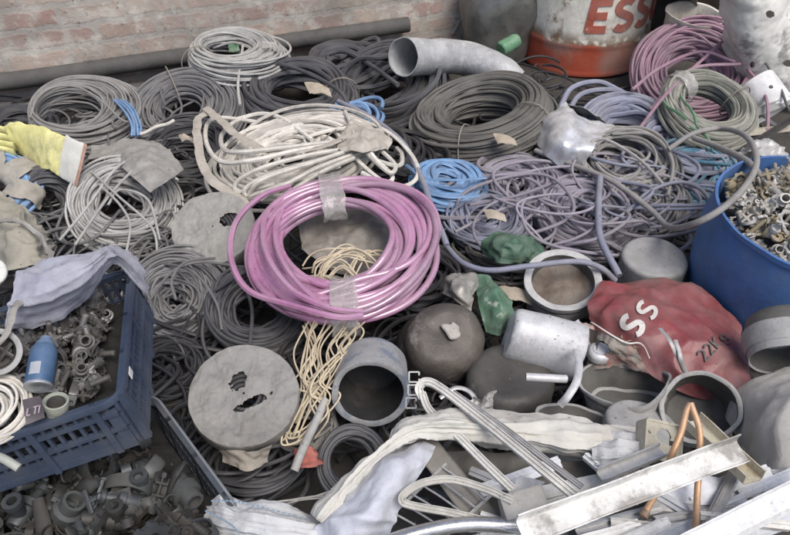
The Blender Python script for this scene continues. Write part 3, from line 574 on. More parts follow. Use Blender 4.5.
loose('thin_wire', 'dark thin wire rising right of the mauve coil', [(752, 50, .25), (765, 62, .25), (778, 84, .22), (790, 110, .2)], 2.5, MM['olive'])
mb = MB()
for k in range(4): cable(mb, [(112 + k * 4, 98 + k, .16), (124 + k * 3.5, 110, .18), (131 + k * 3, 124, .175), (132 + k * 3, 136, .16)], 2.6, 8, 6, .001, var=rng.uniform(-.5, .5))
tag(mb.build('blue_wires', MM['blue']), 'few light blue wires hanging over the right side of the funnel coil', 'wire')
mb = MB()
for ln in [[(682, 96, .25), (690, 110, .26), (700, 128, .25)], [(690, 128, .25), (705, 135, .25), (712, 150, .22)], [(660, 100, .24), (672, 108, .25), (684, 120, .25)]]: cable(mb, ln, 3, 8, 6, .003)
tag(mb.build('green_wire', MM['green']), 'green wire twisted round the grey-green coil', 'wire')

# ------------------------------------------------------------------ wrapped reels
def reel(label, cx, cy, a, b, phi, z, T, tears, holer, m, seed, up=True):
    fr, R = fit(cx, cy, a, b, phi, z, up); root = empty('wrapped_reel', fr.o - fr.Z * T, label, 'wrapped reel', 'wrapped reels in the pile')
    nr, nt = 110, 200; V = []; rr = np.linspace(.02, 1, nr)
    prof = [(R * x, .004 * (1 - x)) for x in rr] + [(R * 1.012, -.004), (R * 1.02, -.012), (R * 1.02, -T * .5), (R * 1.0, -T + .01), (R * .96, -T), (R * .5, -T)]
    mb = MB()
    def df(V):
        out = V.copy()
        for i, v in enumerate(V):
            x = math.hypot(v[0], v[1]) / R; th = math.atan2(v[1], v[0])
            out[i, 2] += .0045 * fbm(v, 26, 4, seed) - .006 * abs(noise.noise(Vector((v[0] * 14 + seed, v[1] * 14, 0)))) + .0035 * abs(noise.noise(Vector((th * 5 + seed, x * 2, v[2] * 20)))) * min(1, x * 1.4)
            k = 1 + .015 * noise.noise(Vector((th * 4 + seed, v[2] * 60, 0))); out[i, 0] *= k; out[i, 1] *= k
        return out
    lathe(mb, fr, prof, nt, df)
    F = []
    for q in mb.f:
        i, j = q[0] // nt, q[0] % nt
        if i < nr - 1:
            th = j / nt * 2 * math.pi; x, y = rr[i] * math.cos(th), rr[i] * math.sin(th)
            if any(t(x, y) for t in tears): continue
        F.append(q)
    mb.f = F; mb.build('wrapping', m, root, ang=60)
    cb = MB(); t = np.arange(0, 16, 1 / 48); rad = R * np.interp(np.mod(t, 8), [0, 8], [holer, .93]); zz = -.012 - np.floor(t / 8) * .01
    sweep(cb, fr.w(np.stack([rad * np.cos(t * 2 * math.pi), rad * np.sin(t * 2 * math.pi), zz], 1)), .005, 6, ref=fr.Z); cb.build('cable_inside', MM['black'], root)
    return root, fr, R
def tear(cx, cy, a, b, ang, seed, rough=.45):
    c, s = math.cos(R_(ang)), math.sin(R_(ang))
    def f(x, y):
        u = ((x - cx) * c + (y - cy) * s) / a; v = (-(x - cx) * s + (y - cy) * c) / b
        return u * u + v * v < 1 + rough * 2.2 * noise.noise(Vector((x * 9 + seed, y * 9, seed))) + rough * noise.noise(Vector((x * 22, y * 22, seed)))
    return f
wrapm = mat('dusty_wrapping', (.21, .205, .195), .5, dust=.5, dcol=(.28, .27, .25), c2=(.12, .117, .11), c2t=.57, c2s=5, bump=.5, bsc=25)
reel('flat reel wrapped in pale grey plastic with a small torn hole', 213, 227, 41, 35, -14, .20, .07, [tear(.42, .02, .24, .17, 0, 3, .2)], .3, mat('pale_wrapping', (.25, .245, .225), .5, dust=.4, dcol=(.31, .30, .27), bump=.4, bsc=25), 1.)
reel('round reel wrapped in grey plastic torn open twice on its face', 244, 394, 54, 50, 0, .24, .055, [tear(-.06, .27, .21, .14, 55, 5, .3), tear(.10, -.20, .36, .085, 14, 8, .32)], .2, wrapm, 4.)
mb = MB(); patch(mb, [[(216, 440, .19), (222, 462, .16)], [(245, 452, .2), (248, 470, .17)], [(272, 446, .2), (268, 462, .16)]], 20, 14, .006, 30, .002)
tag(mb.build('paper_scrap', mat('brownish_paper', (.30, .27, .23), .8)), 'dull brown paper flap under the torn reel', 'paper')

# ------------------------------------------------------------------ cans, pots and pans
alu = mat('dusty_aluminium', (.42, .42, .41), .42, metal=.5, dust=.5, dcol=(.36, .345, .32), bump=.2, dsc=6)
alug = mat('dull_grey_cast', (.36, .36, .355), .6, metal=.3, dust=.5, dcol=(.34, .33, .305), bump=.35, dsc=7)
sooty = mat('sooty_pot', (.055, .048, .043), .42, metal=.3, dust=.45, dcol=(.19, .165, .14), c2=(.22, .20, .18), c2t=.60, c2s=11, bump=.4, dsc=7, bsc=45)
sooty2 = mat('dark_pot', (.05, .048, .045), .45, metal=.3, dust=.4, dcol=(.145, .135, .12), c2=(.19, .18, .165), c2t=.62, c2s=9, bump=.3, dsc=5)
brightm = mat('bright_aluminium', (.60, .61, .63), .42, metal=.25, dust=.35, dcol=(.5, .49, .47), bump=.12)
dirt_in = mat('dirt_fill', (.13, .085, .055), .95, dust=.6, dcol=(.26, .24, .21), bump=1., bsc=50, dsc=12)
inner = mat('dark_grey_inside', (.10, .098, .092), .6, metal=.2, dust=.4, dcol=(.18, .175, .16), bump=.3)  # darker grey for pot interiors than for their shells
def pot(name, label, cx, cy, a, b, phi, z, D, m, wall=.004, rim=.0, taper=.9, up=True, df=None, cat='pot', im=None, fill=None, bulge=0., rb=.02, seg=64):
    fr, R = fit(cx, cy, a, b, phi, z, up)
    root = empty(name, fr.o - fr.Z * D * .5, label, cat)
    Rb = R * taper
    def rr(t): return R + (Rb - R) * t + bulge * math.sin(math.pi * t)
    out = [(R - wall, 0), (R - wall * .3, .0035), (R + rim * .7, .003), (R + rim, -.003), (R + rim * .6, -.010), (rr(.08), -.014)] + [(rr(t), -D * t) for t in np.linspace(.12, 1 - rb / D, 12)] + [(Rb - rb * (1 - math.cos(x)), -D + rb * (1 - math.sin(x))) for x in np.linspace(.2, 1.57, 6)] + [(.001, -D)]
    mb = MB(); lathe(mb, fr, out, seg, df); mb.build('shell', m, root, ang=50)
    inn = [(R - wall, 0), (rr(.1) - wall, -.01)] + [(rr(t) - wall, -D * t) for t in np.linspace(.2, .9, 8)] + [(Rb * .85, -D + wall * 1.5), (.001, -D + wall * 1.6)]
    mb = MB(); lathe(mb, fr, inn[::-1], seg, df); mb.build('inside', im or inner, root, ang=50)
    if fill:
        fz, fm = fill; mb = MB(); lathe(mb, fr, [(R * .96 - wall, -fz)] + [(R * k, -fz + .004 * math.sin(k * 9)) for k in (.9, .8, .7, .6, .5, .4, .3, .2, .1)] + [(.001, -fz)], seg, lambda V: disp(df(V) if df else V, .005, 22)); mb.build('dirt', fm, root)
    return root, fr, R
def oval(k2, ph2, k3=0., ph3=0., wave=0., seed=0., amp=.003):
    def f(V):
        V = np.array(V); th = np.arctan2(V[:, 1], V[:, 0]); s = 1 + k2 * np.cos(2 * (th - R_(ph2))) + k3 * np.cos(3 * (th - R_(ph3)))
        V[:, 0] *= s; V[:, 1] *= s; V[:, 2] += wave * np.cos(2 * (th - R_(ph2)) + 1); return disp(V, amp, 14, seed)
    return f
rimm = mat('pale_cast_rim', (.45, .45, .45), .55, metal=.2, dust=.45, dcol=(.45, .44, .415), bump=.3)
pot('open_pot', 'open round grey pot with brown dirt inside next to the red can', 563, 280, 38, 31, 0, .17, .12, rimm, wall=.018, taper=.9, fill=(.035, dirt_in), df=oval(.01, 20), rb=.03)
def can(name, label, cx, cy, a, b, phi, z, D, m, up=True, rb=.02, bulge=0., df=None, cat='can', taper=1., dish=0.):
    fr, R = fit(cx, cy, a, b, phi, z, up)
    prof = [(.001, -dish)] + [(R * q, -dish * (1 - q)) for q in (.12, .25, .38, .5, .6)] + [(R - rb * (1 - math.sin(x)), -rb * (1 - math.cos(x))) for x in np.linspace(0, 1.57, 8)] + [(R + (R * taper - R) * t + bulge * math.sin(math.pi * t), -rb - (D - rb) * t) for t in np.linspace(.06, 1, 12)] + [(R * taper * .97, -D), (R * taper * .9, -D + .01)]
    mb = MB(); lathe(mb, fr, [(p[0], p[1]) for p in prof[::-1]], 64, df); return tag(mb.build(name, m, ang=50), label, cat), fr, R
can('upturned_pan', 'upturned dusty grey pan between mauve-grey cables and blue tub', 655, 256, 32, 20, 0, .17, .09, alug, rb=.012, df=oval(.01, 0), cat='pan', dish=.002)
can('sooty_pot', 'dark sooty pot with worn pale spot lying right of the pink coil', 449, 336, 41, 38, 35, .21, .14, sooty, rb=.04, taper=1.05, df=oval(.03, 60, amp=.007), cat='pot')
mb = MB(); fq, rq = fit(452, 331, 9, 6.5, 35, .2175); lathe(mb, fq, [(.001, .009), (rq * .6, .008), (rq, .006), (rq * 1.1, .002)], 40, lambda V: disp(V, .001, 45) + np.stack([V[:, 0] * .8 * np.array([noise.noise(Vector((q[0] * 45, q[1] * 45, 1))) for q in V]), V[:, 1] * .7 * np.array([noise.noise(Vector((q[0] * 45, q[1] * 45, 5))) for q in V]), V[:, 0] * 0], 1)); tag(mb.build('plaster_splash', mat('pale_splash', (.42, .40, .36), .8, bump=.5)), 'pale crust stuck on the face of the dark sooty pot', 'crust')
can('sooty_pot', 'upright dark brown pot in front of the white can', 511, 372, 44, 34, 0, .17, .15, sooty2, rb=.03, taper=.98, df=oval(.02, 30, amp=.004), cat='pot')
# white can lying on its side
ax0, ax1 = P(508, 332, .20), P(577, 352, .17); fr = Fr(ax0, [0, 0, 1], ax1 - ax0); Lc = np.linalg.norm(ax1 - ax0); Rc = 28 * mpp(540, 340, .19)
root = empty('white_can', ax0, 'bright white aluminium can lying on its side above the dark brown pot', 'can')
mb = MB(); lathe(mb, fr, [(.001, 0), (Rc * .6, .001), (Rc * .88, .0), (Rc * .97, .006), (Rc, .016), (Rc * 1.0, Lc * .5), (Rc * 1.06, Lc * .97), (Rc * 1.09, Lc), (Rc * 1.05, Lc * 1.0), (Rc * .97, Lc * .9), (Rc * .9, .02), (.001, .02)][::1], 56, oval(.05, 20, .03, 10, amp=.004)); mb.build('shell', brightm, root, ang=50)
mb = MB(); patch(mb, [[(574, 322, .20), (582, 318, .18)], [(578, 340, .20), (590, 338, .17)], [(576, 356, .18), (585, 362, .16)]], 20, 12, .009, 30, .0015); mb.build('torn_rim', brightm, root)
mb = MB(); patch(mb, [[(580, 320, .17), (596, 324, .15)], [(584, 335, .18), (598, 336, .16)], [(578, 350, .16), (592, 348, .15)]], 18, 12, .008, 35, .002); tag(mb.build('paper_scrap', mat('pinkish_rag', (.48, .33, .29), .8)), 'crumpled pinkish paper between white can and red can', 'paper')
pot('open_bucket', 'open dull bucket with blue worn rim facing down, right of the cream cables', 371, 393, 39, 33, 4, .20, .13, mat('bucket_grey', (.36, .37, .38), .5, metal=.25, dust=.45, dcol=(.36, .35, .325), c2=(.05, .12, .24), c2t=.52, c2s=9, bump=.35), wall=.013, taper=.92, up=False, df=oval(.015, 0), cat='bucket', rb=.03, im=mat('bucket_inner_shade', (.018, .018, .018), .6, dust=.25, dcol=(.06, .06, .06)))  # near-black inside colour paints the darkness within the bucket
pot('grey_pot', 'round grey pot lying on its side under the blue tub', 786, 358, 34, 15, -35, .27, .10, alug, wall=.004, taper=.85, up=False, df=oval(.03, 0), rb=.045, bulge=.01)
pot('crushed_pan', 'crushed grey pan squeezed to a bean shape under the red can', 628, 383, 38, 23, -22, .19, .07, alug, wall=.003, rim=.004, taper=.9, df=oval(.10, 0, .12, 50, .014, 2, .006), cat='pan')
pot('grey_pot', 'open grey pot facing the camera behind the copper tube', 700, 407, 36, 35, 0, .22, .11, alug, wall=.006, rim=.004, taper=.85, up=True, df=oval(.03, 60, .02, 20, 0, 4, .004), bulge=.006)
pot('crushed_pan', 'dark open pan half under the white cloth roll', 580, 425, 42, 20, 0, .21, .07, alug, wall=.003, rim=.004, taper=.85, df=oval(.04, 30, .03, 80, .004, 6, .005), cat='pan')
can('pan_lid', 'flat grey lid lying between bean shaped pan and cream bracket', 645, 424, 38, 22, 6, .20, .025, alug, rb=.01, df=oval(.03, 30), cat='lid')
can('round_lamp_cap', 'small shiny round metal cap left of the torn red can', 600, 349, 12, 9, 0, .21, .02, brightm, rb=.012, cat='cap')
# crumpled silver can
root = empty('crumpled_can', P(572, 140, .1), 'crumpled shiny silver can lying on the mauve-grey cables', 'can')
mb = MB(); fr = Fr(P(573, 140, .19), P(600, 130, .19) - P(560, 150, .17), [-.25, -.35, .9])
patch(mb, [[(537, 140, .14), (545, 120, .19), (556, 108, .21), (566, 102, .22)], [(545, 154, .17), (556, 136, .24), (568, 122, .245), (578, 114, .225)], [(562, 166, .16), (572, 148, .23), (582, 134, .23), (596, 122, .205)], [(580, 170, .14), (590, 154, .21), (600, 140, .22), (614, 127, .20)]], 40, 40, .0015, 14, .002, 5, vor=.014, vsc=12, cre=.010, csc=7); mb.build('outer_sheet', mat('shiny_silver', (.80, .81, .82), .3, metal=.6, dust=.18, bump=.1, grime=.25), root, ang=22)
mb = MB(); patch(mb, [[(566, 103, .215), (572, 112, .16), (575, 122, .13)], [(582, 108, .22), (590, 120, .16), (590, 130, .13)], [(600, 116, .21), (606, 126, .17), (604, 136, .14)]], 20, 20, .005, 20, .0015); mb.build('inner_sheet', alu, root)
mb = MB(); patch(mb, [[(535, 140, .15), (545, 165, .12)], [(550, 156, .165), (562, 172, .12)], [(575, 166, .16), (582, 176, .12)]], 20, 12, .004, 20, .0015); mb.build('shaded_opening', sooty, root)  # dark sheet stands in for the shaded opening at the lower left

# red crushed can with lettering
root = empty('red_can', P(670, 340, .1), 'crushed red tin can with white lettering lying below the blue tub', 'can')
redc = mat('dusty_red_tin', (.22, .02, .025), .34, dust=.5, dcol=(.27, .17, .16), bump=.25, dsc=7, spec=.6)
rc = [[(592, 335, .15), (588, 308, .18), (597, 288, .19), (612, 281, .16)], [(622, 350, .19), (624, 320, .225), (632, 294, .215), (645, 281, .17)], [(655, 378, .18), (656, 340, .225), (662, 306, .225), (672, 282, .18)],
      [(692, 396, .17), (690, 356, .22), (690, 318, .235), (694, 286, .19)], [(724, 402, .16), (720, 370, .21), (718, 338, .225), (716, 303, .18)], [(746, 400, .13), (748, 374, .17), (748, 350, .18), (740, 326, .15)]]
mb = MB(); patch(mb, rc, 90, 76, .002, 8, .003, 3, vor=.030, vsc=8); mb.build('outer_sheet', redc, root, ang=25)
RB = mb.v[0]
def on_red(px, py, l, dz=.0):                         # nearest surface height of the red sheet under a survey pixel
    c0 = P(px, py, .2); d = nrm(c0 - CP); n = len(RB) // 2; Q = RB[:n] - CP; t = Q @ d; e = np.linalg.norm(Q - t[:, None] * d, axis=1); i = e.argmin(); wk = np.exp(-(e / .0042) ** 2); wk *= (t < t[i] + .03); tt = (t * wk).sum() / wk.sum(); return CP + d * (tt - l * .6 - .005 - dz)
def red_map(x0, y0, ang, s):
    c, q = math.cos(R_(ang)), math.sin(R_(ang))
    return lambda u, v, l: on_red(x0 + (u * c + v * q) * s, y0 + (u * q - v * c) * s * .95, l)
wp = mat('white_paint_mark', (.68, .65, .6), .6, dust=.2)
mb = letters(MB(), 'S', red_map(638, 339, -58, 1.), 25, .24, slant=.1); letters(mb, 'S', red_map(652, 322, -58, 1.), 22, .2, slant=.1); mb.build('lettering', wp, root, smooth=False)
mb = letters(MB(), '22Kg', red_map(706, 362, -48, 1.), 13, .12, adv=.72); mb.build('writing', mat('black_ink', (.02, .02, .02), .7), root, smooth=False)
mb = MB(); patch(mb, [[(588, 328, .20), (588, 350, .19), (586, 372, .16)], [(606, 334, .24), (610, 350, .23), (615, 366, .18)], [(630, 344, .24), (640, 356, .22), (648, 374, .18)]], 40, 34, .008, 20, .002, 8, hole=lambda u, v: (u - .45) ** 2 * 9 + (v - .35) ** 2 * 16 < .35); mb.build('torn_sheet', mat('bare_tin', (.22, .19, .16), .6, metal=.3, dust=.5, c2=(.35, .08, .07), c2t=.55), root, ang=25)
mb = MB(); cable(mb, [(592, 322, .22), (606, 332, .245), (628, 342, .25), (642, 345, .245), (650, 358, .225)], 2.6, 8, 6, .002, flat=.4); mb.build('white_edge', wp, root)
mb = MB()
for k in range(9):
    x, y = rng.uniform(604, 640), rng.uniform(330, 358); cable(mb, [(x, y, .2), (x + rng.uniform(-8, 8), y + rng.uniform(-5, 5), .21), (x + rng.uniform(-12, 12), y + rng.uniform(2, 10), .2)], rng.uniform(2, 5), 6, 5, .003, flat=.4)
tag(mb.build('metal_shreds', mat('brown_tin', (.22, .18, .13), .6, metal=.3)), 'torn brownish metal shreds inside the tear of the red can', 'metal shreds', kind='stuff')
for q in ([(661, 328, .27), (672, 345, .27), (684, 372, .22)], [(676, 340, .27), (680, 355, .26), (686, 374, .22)]):
    mb = MB(); cable(mb, q, 4.5, 6, 6, .001, flat=.35); o_ = mb.build('metal_strip', alu)
    tag(o_, 'narrow dull metal strip leaning on the red can, %s of the two' % ('longer' if q[0][0] < 670 else 'shorter'), 'metal strip')

# green bags/tins
gp = mat('green_bag', (.015, .075, .04), .45, dust=.4, dcol=(.22, .27, .21), bump=.3)
mb = MB(); patch(mb, [[(482, 252, .16), (486, 238, .2), (500, 232, .2)], [(498, 262, .19), (505, 245, .235), (515, 236, .22)], [(520, 262, .18), (525, 248, .22), (530, 238, .2)], [(540, 266, .15), (545, 255, .17), (542, 246, .16)]], 44, 44, .003, 18, .001, 2, vor=.022, vsc=22)
tag(mb.build('plastic_bag', gp, ang=30), 'crumpled green plastic bag above the open grey pot', 'plastic bag')
mb = MB(); patch(mb, [[(474, 276, .18), (478, 300, .19), (486, 332, .15)], [(490, 276, .2), (500, 300, .22), (500, 335, .15)], [(508, 296, .17), (514, 312, .18), (514, 326, .14)]], 40, 40, .002, 16, .002, 7, vor=.018, vsc=16)
tag(mb.build('tin_sheet', gp if False else mat('green_tin', (.03, .12, .06), .4, dust=.35, dcol=(.3, .36, .29), bump=.25, c2=(.45, .5, .42), c2t=.62, c2s=30), ang=30), 'folded green tin sheet between sooty pot and white can', 'tin sheet')
mb = MB(); patch(mb, [[(440, 292, .17), (446, 276, .19), (460, 272, .17)], [(455, 300, .2), (462, 284, .23), (472, 276, .19)], [(470, 312, .17), (474, 296, .2), (478, 282, .17)]], 34, 34, .002, 20, .002, 11, vor=.02, vsc=22)
tag(mb.build('crumpled_sheet', mat('dull_foil', (.33, .32, .29), .45, metal=.4, dust=.4)), 'crumpled dull foil sheet between pink coil and green tin sheet', 'foil sheet')
for i, (x, y, s, lb) in enumerate([(495, 213, 12, 'brown cardboard scrap on the mauve-grey coil by the light blue coil'), (318, 87, 14, 'beige paper scrap lying on the thick dark bluish coil'), (186, 137, 8, 'tiny tan leaf-like scrap under the fine grey coil'), (505, 138, 12, 'pale leaf scrap stuck on the big olive coil'), (515, 292, 18, 'cardboard scrap between green bag and open grey pot')]):
    z = [.2, .24, .2, .2, .13][i]; mb = MB(); patch(mb, [[(x - s, y - s * .35, z), (x - s * .6, y + s * .5, z - .005)], [(x, y - s * .3, z + .006), (x + s * .2, y + s * .45, z)], [(x + s * .8, y + s * .1, z), (x + s, y + s * .7, z - .01)]], 10, 8, .004, 40, .002)
    tag(mb.build('paper_scrap', mat('cardboard_%d' % (i % 2), [(.42, .36, .28), (.40, .34, .25)][i % 2], .85, dust=.3)), lb, 'paper')
# plastic sheets
film = mat('dusty_film', (.33, .32, .295), .4, dust=.4, dcol=(.37, .355, .33), alpha=.8, bump=.4)
mb = MB(); patch(mb, [[(112, 158, .2), (120, 140, .21), (150, 140, .19)], [(130, 175, .22), (145, 160, .235), (168, 150, .21)], [(150, 192, .21), (168, 182, .22), (184, 170, .19)]], 44, 44, .003, 18, .001, 3, vor=.014, vsc=20)
tag(mb.build('plastic_film', film, ang=60), 'dusty translucent film lying on the light grey coil left of the reel', 'plastic film')
mb = MB(); patch(mb, [[(88, 160, .18), (92, 146, .19)], [(112, 158, .205), (112, 144, .2)], [(132, 150, .2), (128, 138, .19)]], 24, 14, .006, 25, .001, 5)
tag(mb.build('plastic_film', film, ang=60), 'dusty film strip just right of the glove cuff', 'plastic film')
mb = MB(); patch(mb, [[(302, 250, .16), (300, 220, .18), (318, 202, .18)], [(330, 270, .16), (340, 230, .19), (348, 206, .2)], [(370, 280, .16), (385, 245, .18), (380, 215, .18)], [(395, 285, .14), (400, 250, .15), (392, 225, .16)]], 60, 60, .004, 14, .001, 9, vor=.026, vsc=16)
tag(mb.build('plastic_film', mat('brown_film', (.21, .19, .165), .4, dust=.4, dcol=(.30, .28, .25), bump=.4), ang=60), 'grey-brown plastic film under the centre of the pink coil', 'plastic film')
tapem = mat('old_paper_tape', (.38, .35, .30), .45, dust=.4, dcol=(.42, .38, .33))
mb = MB(); cable(mb, [(210, 112, .24), (198, 120, .24), (198, 150, .23), (210, 176, .22), (232, 194, .2), (246, 205, .19)], 9, 12, 8, .002, flat=.12); cable(mb, [(205, 110, .24), (222, 122, .26), (240, 138, .26), (275, 150, .265), (330, 145, .27), (362, 130, .26)], 9, 12, 8, .004, flat=.15)
for V in mb.v: V[:] = disp(V, .004, 25)
tag(mb.build('paper_tape', tapem), 'wide beige paper tape wound through the white cable bundle', 'tape')
mb = MB(); patch(mb, [[(335, 150, .26), (345, 128, .275), (352, 120, .27)], [(360, 152, .27), (368, 138, .28), (372, 126, .265)], [(388, 150, .24), (392, 142, .24), (390, 134, .23)]], 34, 34, .002, 22, .001, 6, vor=.018, vsc=24)
tag(mb.build('paper_scrap', tapem), 'torn beige paper at the right end of the white cable bundle', 'paper')
# ------------------------------------------------------------------ blue tub with scrap
def base_copy(o, loc, rot, sc=1.0, m=None):
    c = o.copy(); col.objects.link(c)
    if m is not None: c.material_slots[0].link = 'OBJECT'; c.material_slots[0].material = m
    c.location = loc; c.rotation_euler = rot; c.scale = (sc, sc, sc); return c
fr, R = fit(795, 215, 85, 56, -16, .34)
fr.Z = nrm([.02, -.06, 1]); fr = Fr(fr.o, [1, 0, 0], fr.Z)
tubm = mat('blue_plastic', (.03, .125, .36), .5, dust=.42, dcol=(.13, .19, .29), bump=.2, dsc=6, spec=.5)
R = .235; fr.o = P(821, 214, .36); zt = fr.o[2]
root = empty('blue_tub', [fr.o[0], fr.o[1], 0], 'big blue plastic tub full of small metal scrap at the right edge', 'tub')
mb = MB(); H_ = zt - .01
lathe(mb, fr, [(.001, -H_), (R * .84, -H_), (R * .92, -H_ + .02), (R * 1.02, -.18), (R * 1.04, -.08), (R * .99, -.012), (R * 1.015, -.010), (R * 1.015, .002), (R * .985, .002), (R * .975, -.02), (R * .93, -.15), (.001, -.16)], 90, lambda V: disp(V, .004, 7, 2)); mb.build('wall', tubm, root)
tubf, tubR = fr, R
# scrap prototypes (single meshes at the origin, unit = metres)
I0 = Fr([0, 0, 0], [1, 0, 0], [0, 0, 1])
def p_clamp(r=.02):
    mb = MB(); th = np.linspace(.3, 5.9, 30); pts = np.stack([r * np.cos(th), r * np.sin(th), 0 * th], 1); a = MB()
    sweep(a, pts, r * .09, 8, ref=np.array([0, 0, 1.]), flat=4.6)
    mb.add(np.vstack([v[:, [0, 1, 2]] * [1, 1, 1] for v in a.v]), a.f)
    V = mb.v[0]; rad = np.hypot(V[:, 0], V[:, 1]); mb.v[0] = V
    box(mb, I0, r * .9, r * 1.5, .2 * r, .32 * r, -r * .4, r * .4); box(mb, I0, r * .9, r * 1.5, -.55 * r, -.43 * r, -r * .4, r * .4)
    lathe(mb, Fr([r * 1.25, -r * .9, 0], [0, 0, 1], [0, 1, 0]), [(.001, 0), (r * .12, 0), (r * .12, r * 1.5), (r * .25, r * 1.5), (r * .25, r * 1.8), (.001, r * 1.8)], 6); return mb
def p_elbow(r=.012):
    mb = MB(); th = np.linspace(0, 1.57, 10); pts = [[-r * 1.6, 0, 0]] + [[r * 1.6 * math.sin(t), r * 1.6 * (1 - math.cos(t)), 0] for t in th] + [[r * 1.6, r * 3.6, 0]]
    pts = np.array(pts); sweep(mb, pts, r, 14, caps=False); a = MB(); sweep(a, pts, r * .75, 14, caps=False); mb.add(a.v[0], [q[::-1] for q in a.f])
    for e in (0, 1):
        q = pts[-1] if e else pts[0]; ax = [0, 1, 0] if e else [-1, 0, 0]; lathe(mb, Fr(q - np.array(ax) * r * .9, [0, 0, 1], ax), [(r, 0), (r * 1.25, 0), (r * 1.25, r * .9), (r * .75, r * .9), (r * .75, 0)], 14)
    return mb
def p_tap(r=.011):
    mb = MB(); lathe(mb, I0, [(.001, 0), (r * .9, 0), (r, r * .3), (r, r * 2), (r * 1.3, r * 2.1), (r * 1.3, r * 2.8), (r * .7, r * 3), (r * .5, r * 4), (r * .8, r * 4.1), (r * .8, r * 4.6), (.001, r * 4.7)], 12)
    lathe(mb, Fr([0, 0, r * 1.2], [0, 0, 1], [1, 0, 0]), [(r * .7, 0), (r * .7, r * 2.2), (r * .95, r * 2.3), (r * .95, r * 3), (r * .5, r * 3), (r * .5, r)], 12)
    box(mb, Fr([0, 0, r * 4.6], [1, .4, 0], [0, 0, 1]), -r * 1.7, r * 1.7, -r * .35, r * .35, 0, r * .45, bev=r * .15); box(mb, Fr([0, 0, r * 4.62], [-.4, 1, 0], [0, 0, 1]), -r * 1.7, r * 1.7, -r * .33, r * .33, 0, r * .42, bev=r * .15); return mb
def p_bracket(s=.022):
    mb = MB(); pts = np.array([[-s * 1.2, 0, 0], [-s * .4, 0, 0], [0, 0, s * .1], [s * .3, 0, s * .7], [s * .35, 0, s * 1.4]]); sweep(mb, cr(pts, 5), s * .35, 8, ref=np.array([1., 0, .2]), flat=.15)
    lathe(mb, Fr([-s * 1.0, 0, 0], [1, 0, 0], [0, 0, 1]), [(s * .18, -.004), (s * .34, -.004), (s * .34, .006), (s * .18, .006), (s * .18, -.004)], 12); return mb
def p_burner(r=.018):
    mb = MB(); lathe(mb, I0, [(r * .3, r * .3), (r * .3, 0), (r * .8, 0), (r, r * .12), (r, r * .4), (r * .85, r * .5), (r * .6, r * .42), (r * .3, r * .42), (r * .3, r * .3)], 24)
    for k in range(6): lathe(mb, Fr([r * .68 * math.cos(k), r * .68 * math.sin(k), r * .4], [1, 0, 0], [0, 0, 1]), [(.001, r * .16), (r * .14, r * .14), (r * .14, 0)], 8)
    return mb
def p_bolt(r=.006):
    mb = MB(); lathe(mb, I0, [(.001, 0), (r * 1.9, 0), (r * 1.9, r * 1.3), (.001, r * 1.4)], 6); lathe(mb, I0, [(r * 1., r * 1.3)] + [(r * (1. if k % 2 else .84), r * (1.4 + k * .28)) for k in range(22)] + [(.001, r * 7.7)], 10); return mb
def p_flake(s=.02):
    mb = MB(); patch(mb, [[(-s, -s, 0), (-s * .8, 0, s * .5), (-s, s, 0)], [(0, -s * .8, s * .3), (0, 0, -s * .3), (0, s, s * .4)], [(s, -s * .6, 0), (s * 1.2, 0, s * .4), (s * .7, s, -s * .2)]], 12, 12, s * .3, 60, .0015, s * 99, raw=True); return mb
def p_band(r=.024):
    mb = MB(); lathe(mb, I0, [(r, -r * .35), (r * 1.08, -r * .35), (r * 1.08, r * .35), (r, r * .35), (r, -r * .35)], 30, lambda V: oval(.12, 20, amp=.001)(V)); return mb
def p_coupling(r=.014):
    mb = MB(); lathe(mb, I0, [(r * .7, 0), (r, 0), (r, r * .7), (r * .85, r * .8), (r * .85, r * 1.1), (r * 1.25, r * 1.15), (r * 1.25, r * 1.8), (r * .9, r * 1.9), (r * .9, r * 2.8), (r * .65, r * 2.8), (r * .65, 0)], 12, None); return mb
def p_handle(s=.05):
    mb = MB(); pts = cr([[-s, 0, 0], [-s * .3, s * .1, .004], [s * .5, 0, .006], [s, -s * .2, 0]], 8); sweep(mb, pts, s * .16, 10, flat=.5, rad=np.interp(np.linspace(0, 1, len(pts)), [0, .3, .8, 1], [.006, .009, .011, .005])); return mb
def p_gear(r=.026):
    mb = MB(); prof = MB(); n = 48; th = np.arange(n) * 2 * math.pi / n; ro = np.where((np.arange(n) // 3) % 2, r, r * .86)
    V = [];
    for z in (0, .008):
        for q in (ro, np.full(n, r * .55)): V += [[q[i] * math.cos(th[i]), q[i] * math.sin(th[i]), z] for i in range(n)]
    F = []
    for i in range(n):
        j = (i + 1) % n; F += [[i, j, 2 * n + j, 2 * n + i], [n + i, 3 * n + i, 3 * n + j, n + j], [2 * n + i, 2 * n + j, 3 * n + j, 3 * n + i], [i, n + i, n + j, j]]
    mb.add(V, F); return mb
PR = dict(pipe_clamp=p_clamp, pipe_elbow=p_elbow, water_tap=p_tap, bent_bracket=p_bracket, burner_cap=p_burner, hex_bolt=p_bolt, metal_flake=p_flake, steel_band=p_band, pipe_coupling=p_coupling, lever_handle=p_handle, toothed_ring=p_gear)
WORDS = dict(pipe_clamp='pipe clamp', pipe_elbow='pipe elbow', water_tap='water tap', bent_bracket='bent bracket', burner_cap='round burner cap', hex_bolt='hex bolt', metal_flake='bent metal scrap', steel_band='steel band', pipe_coupling='pipe coupling', lever_handle='lever handle', toothed_ring='toothed ring')
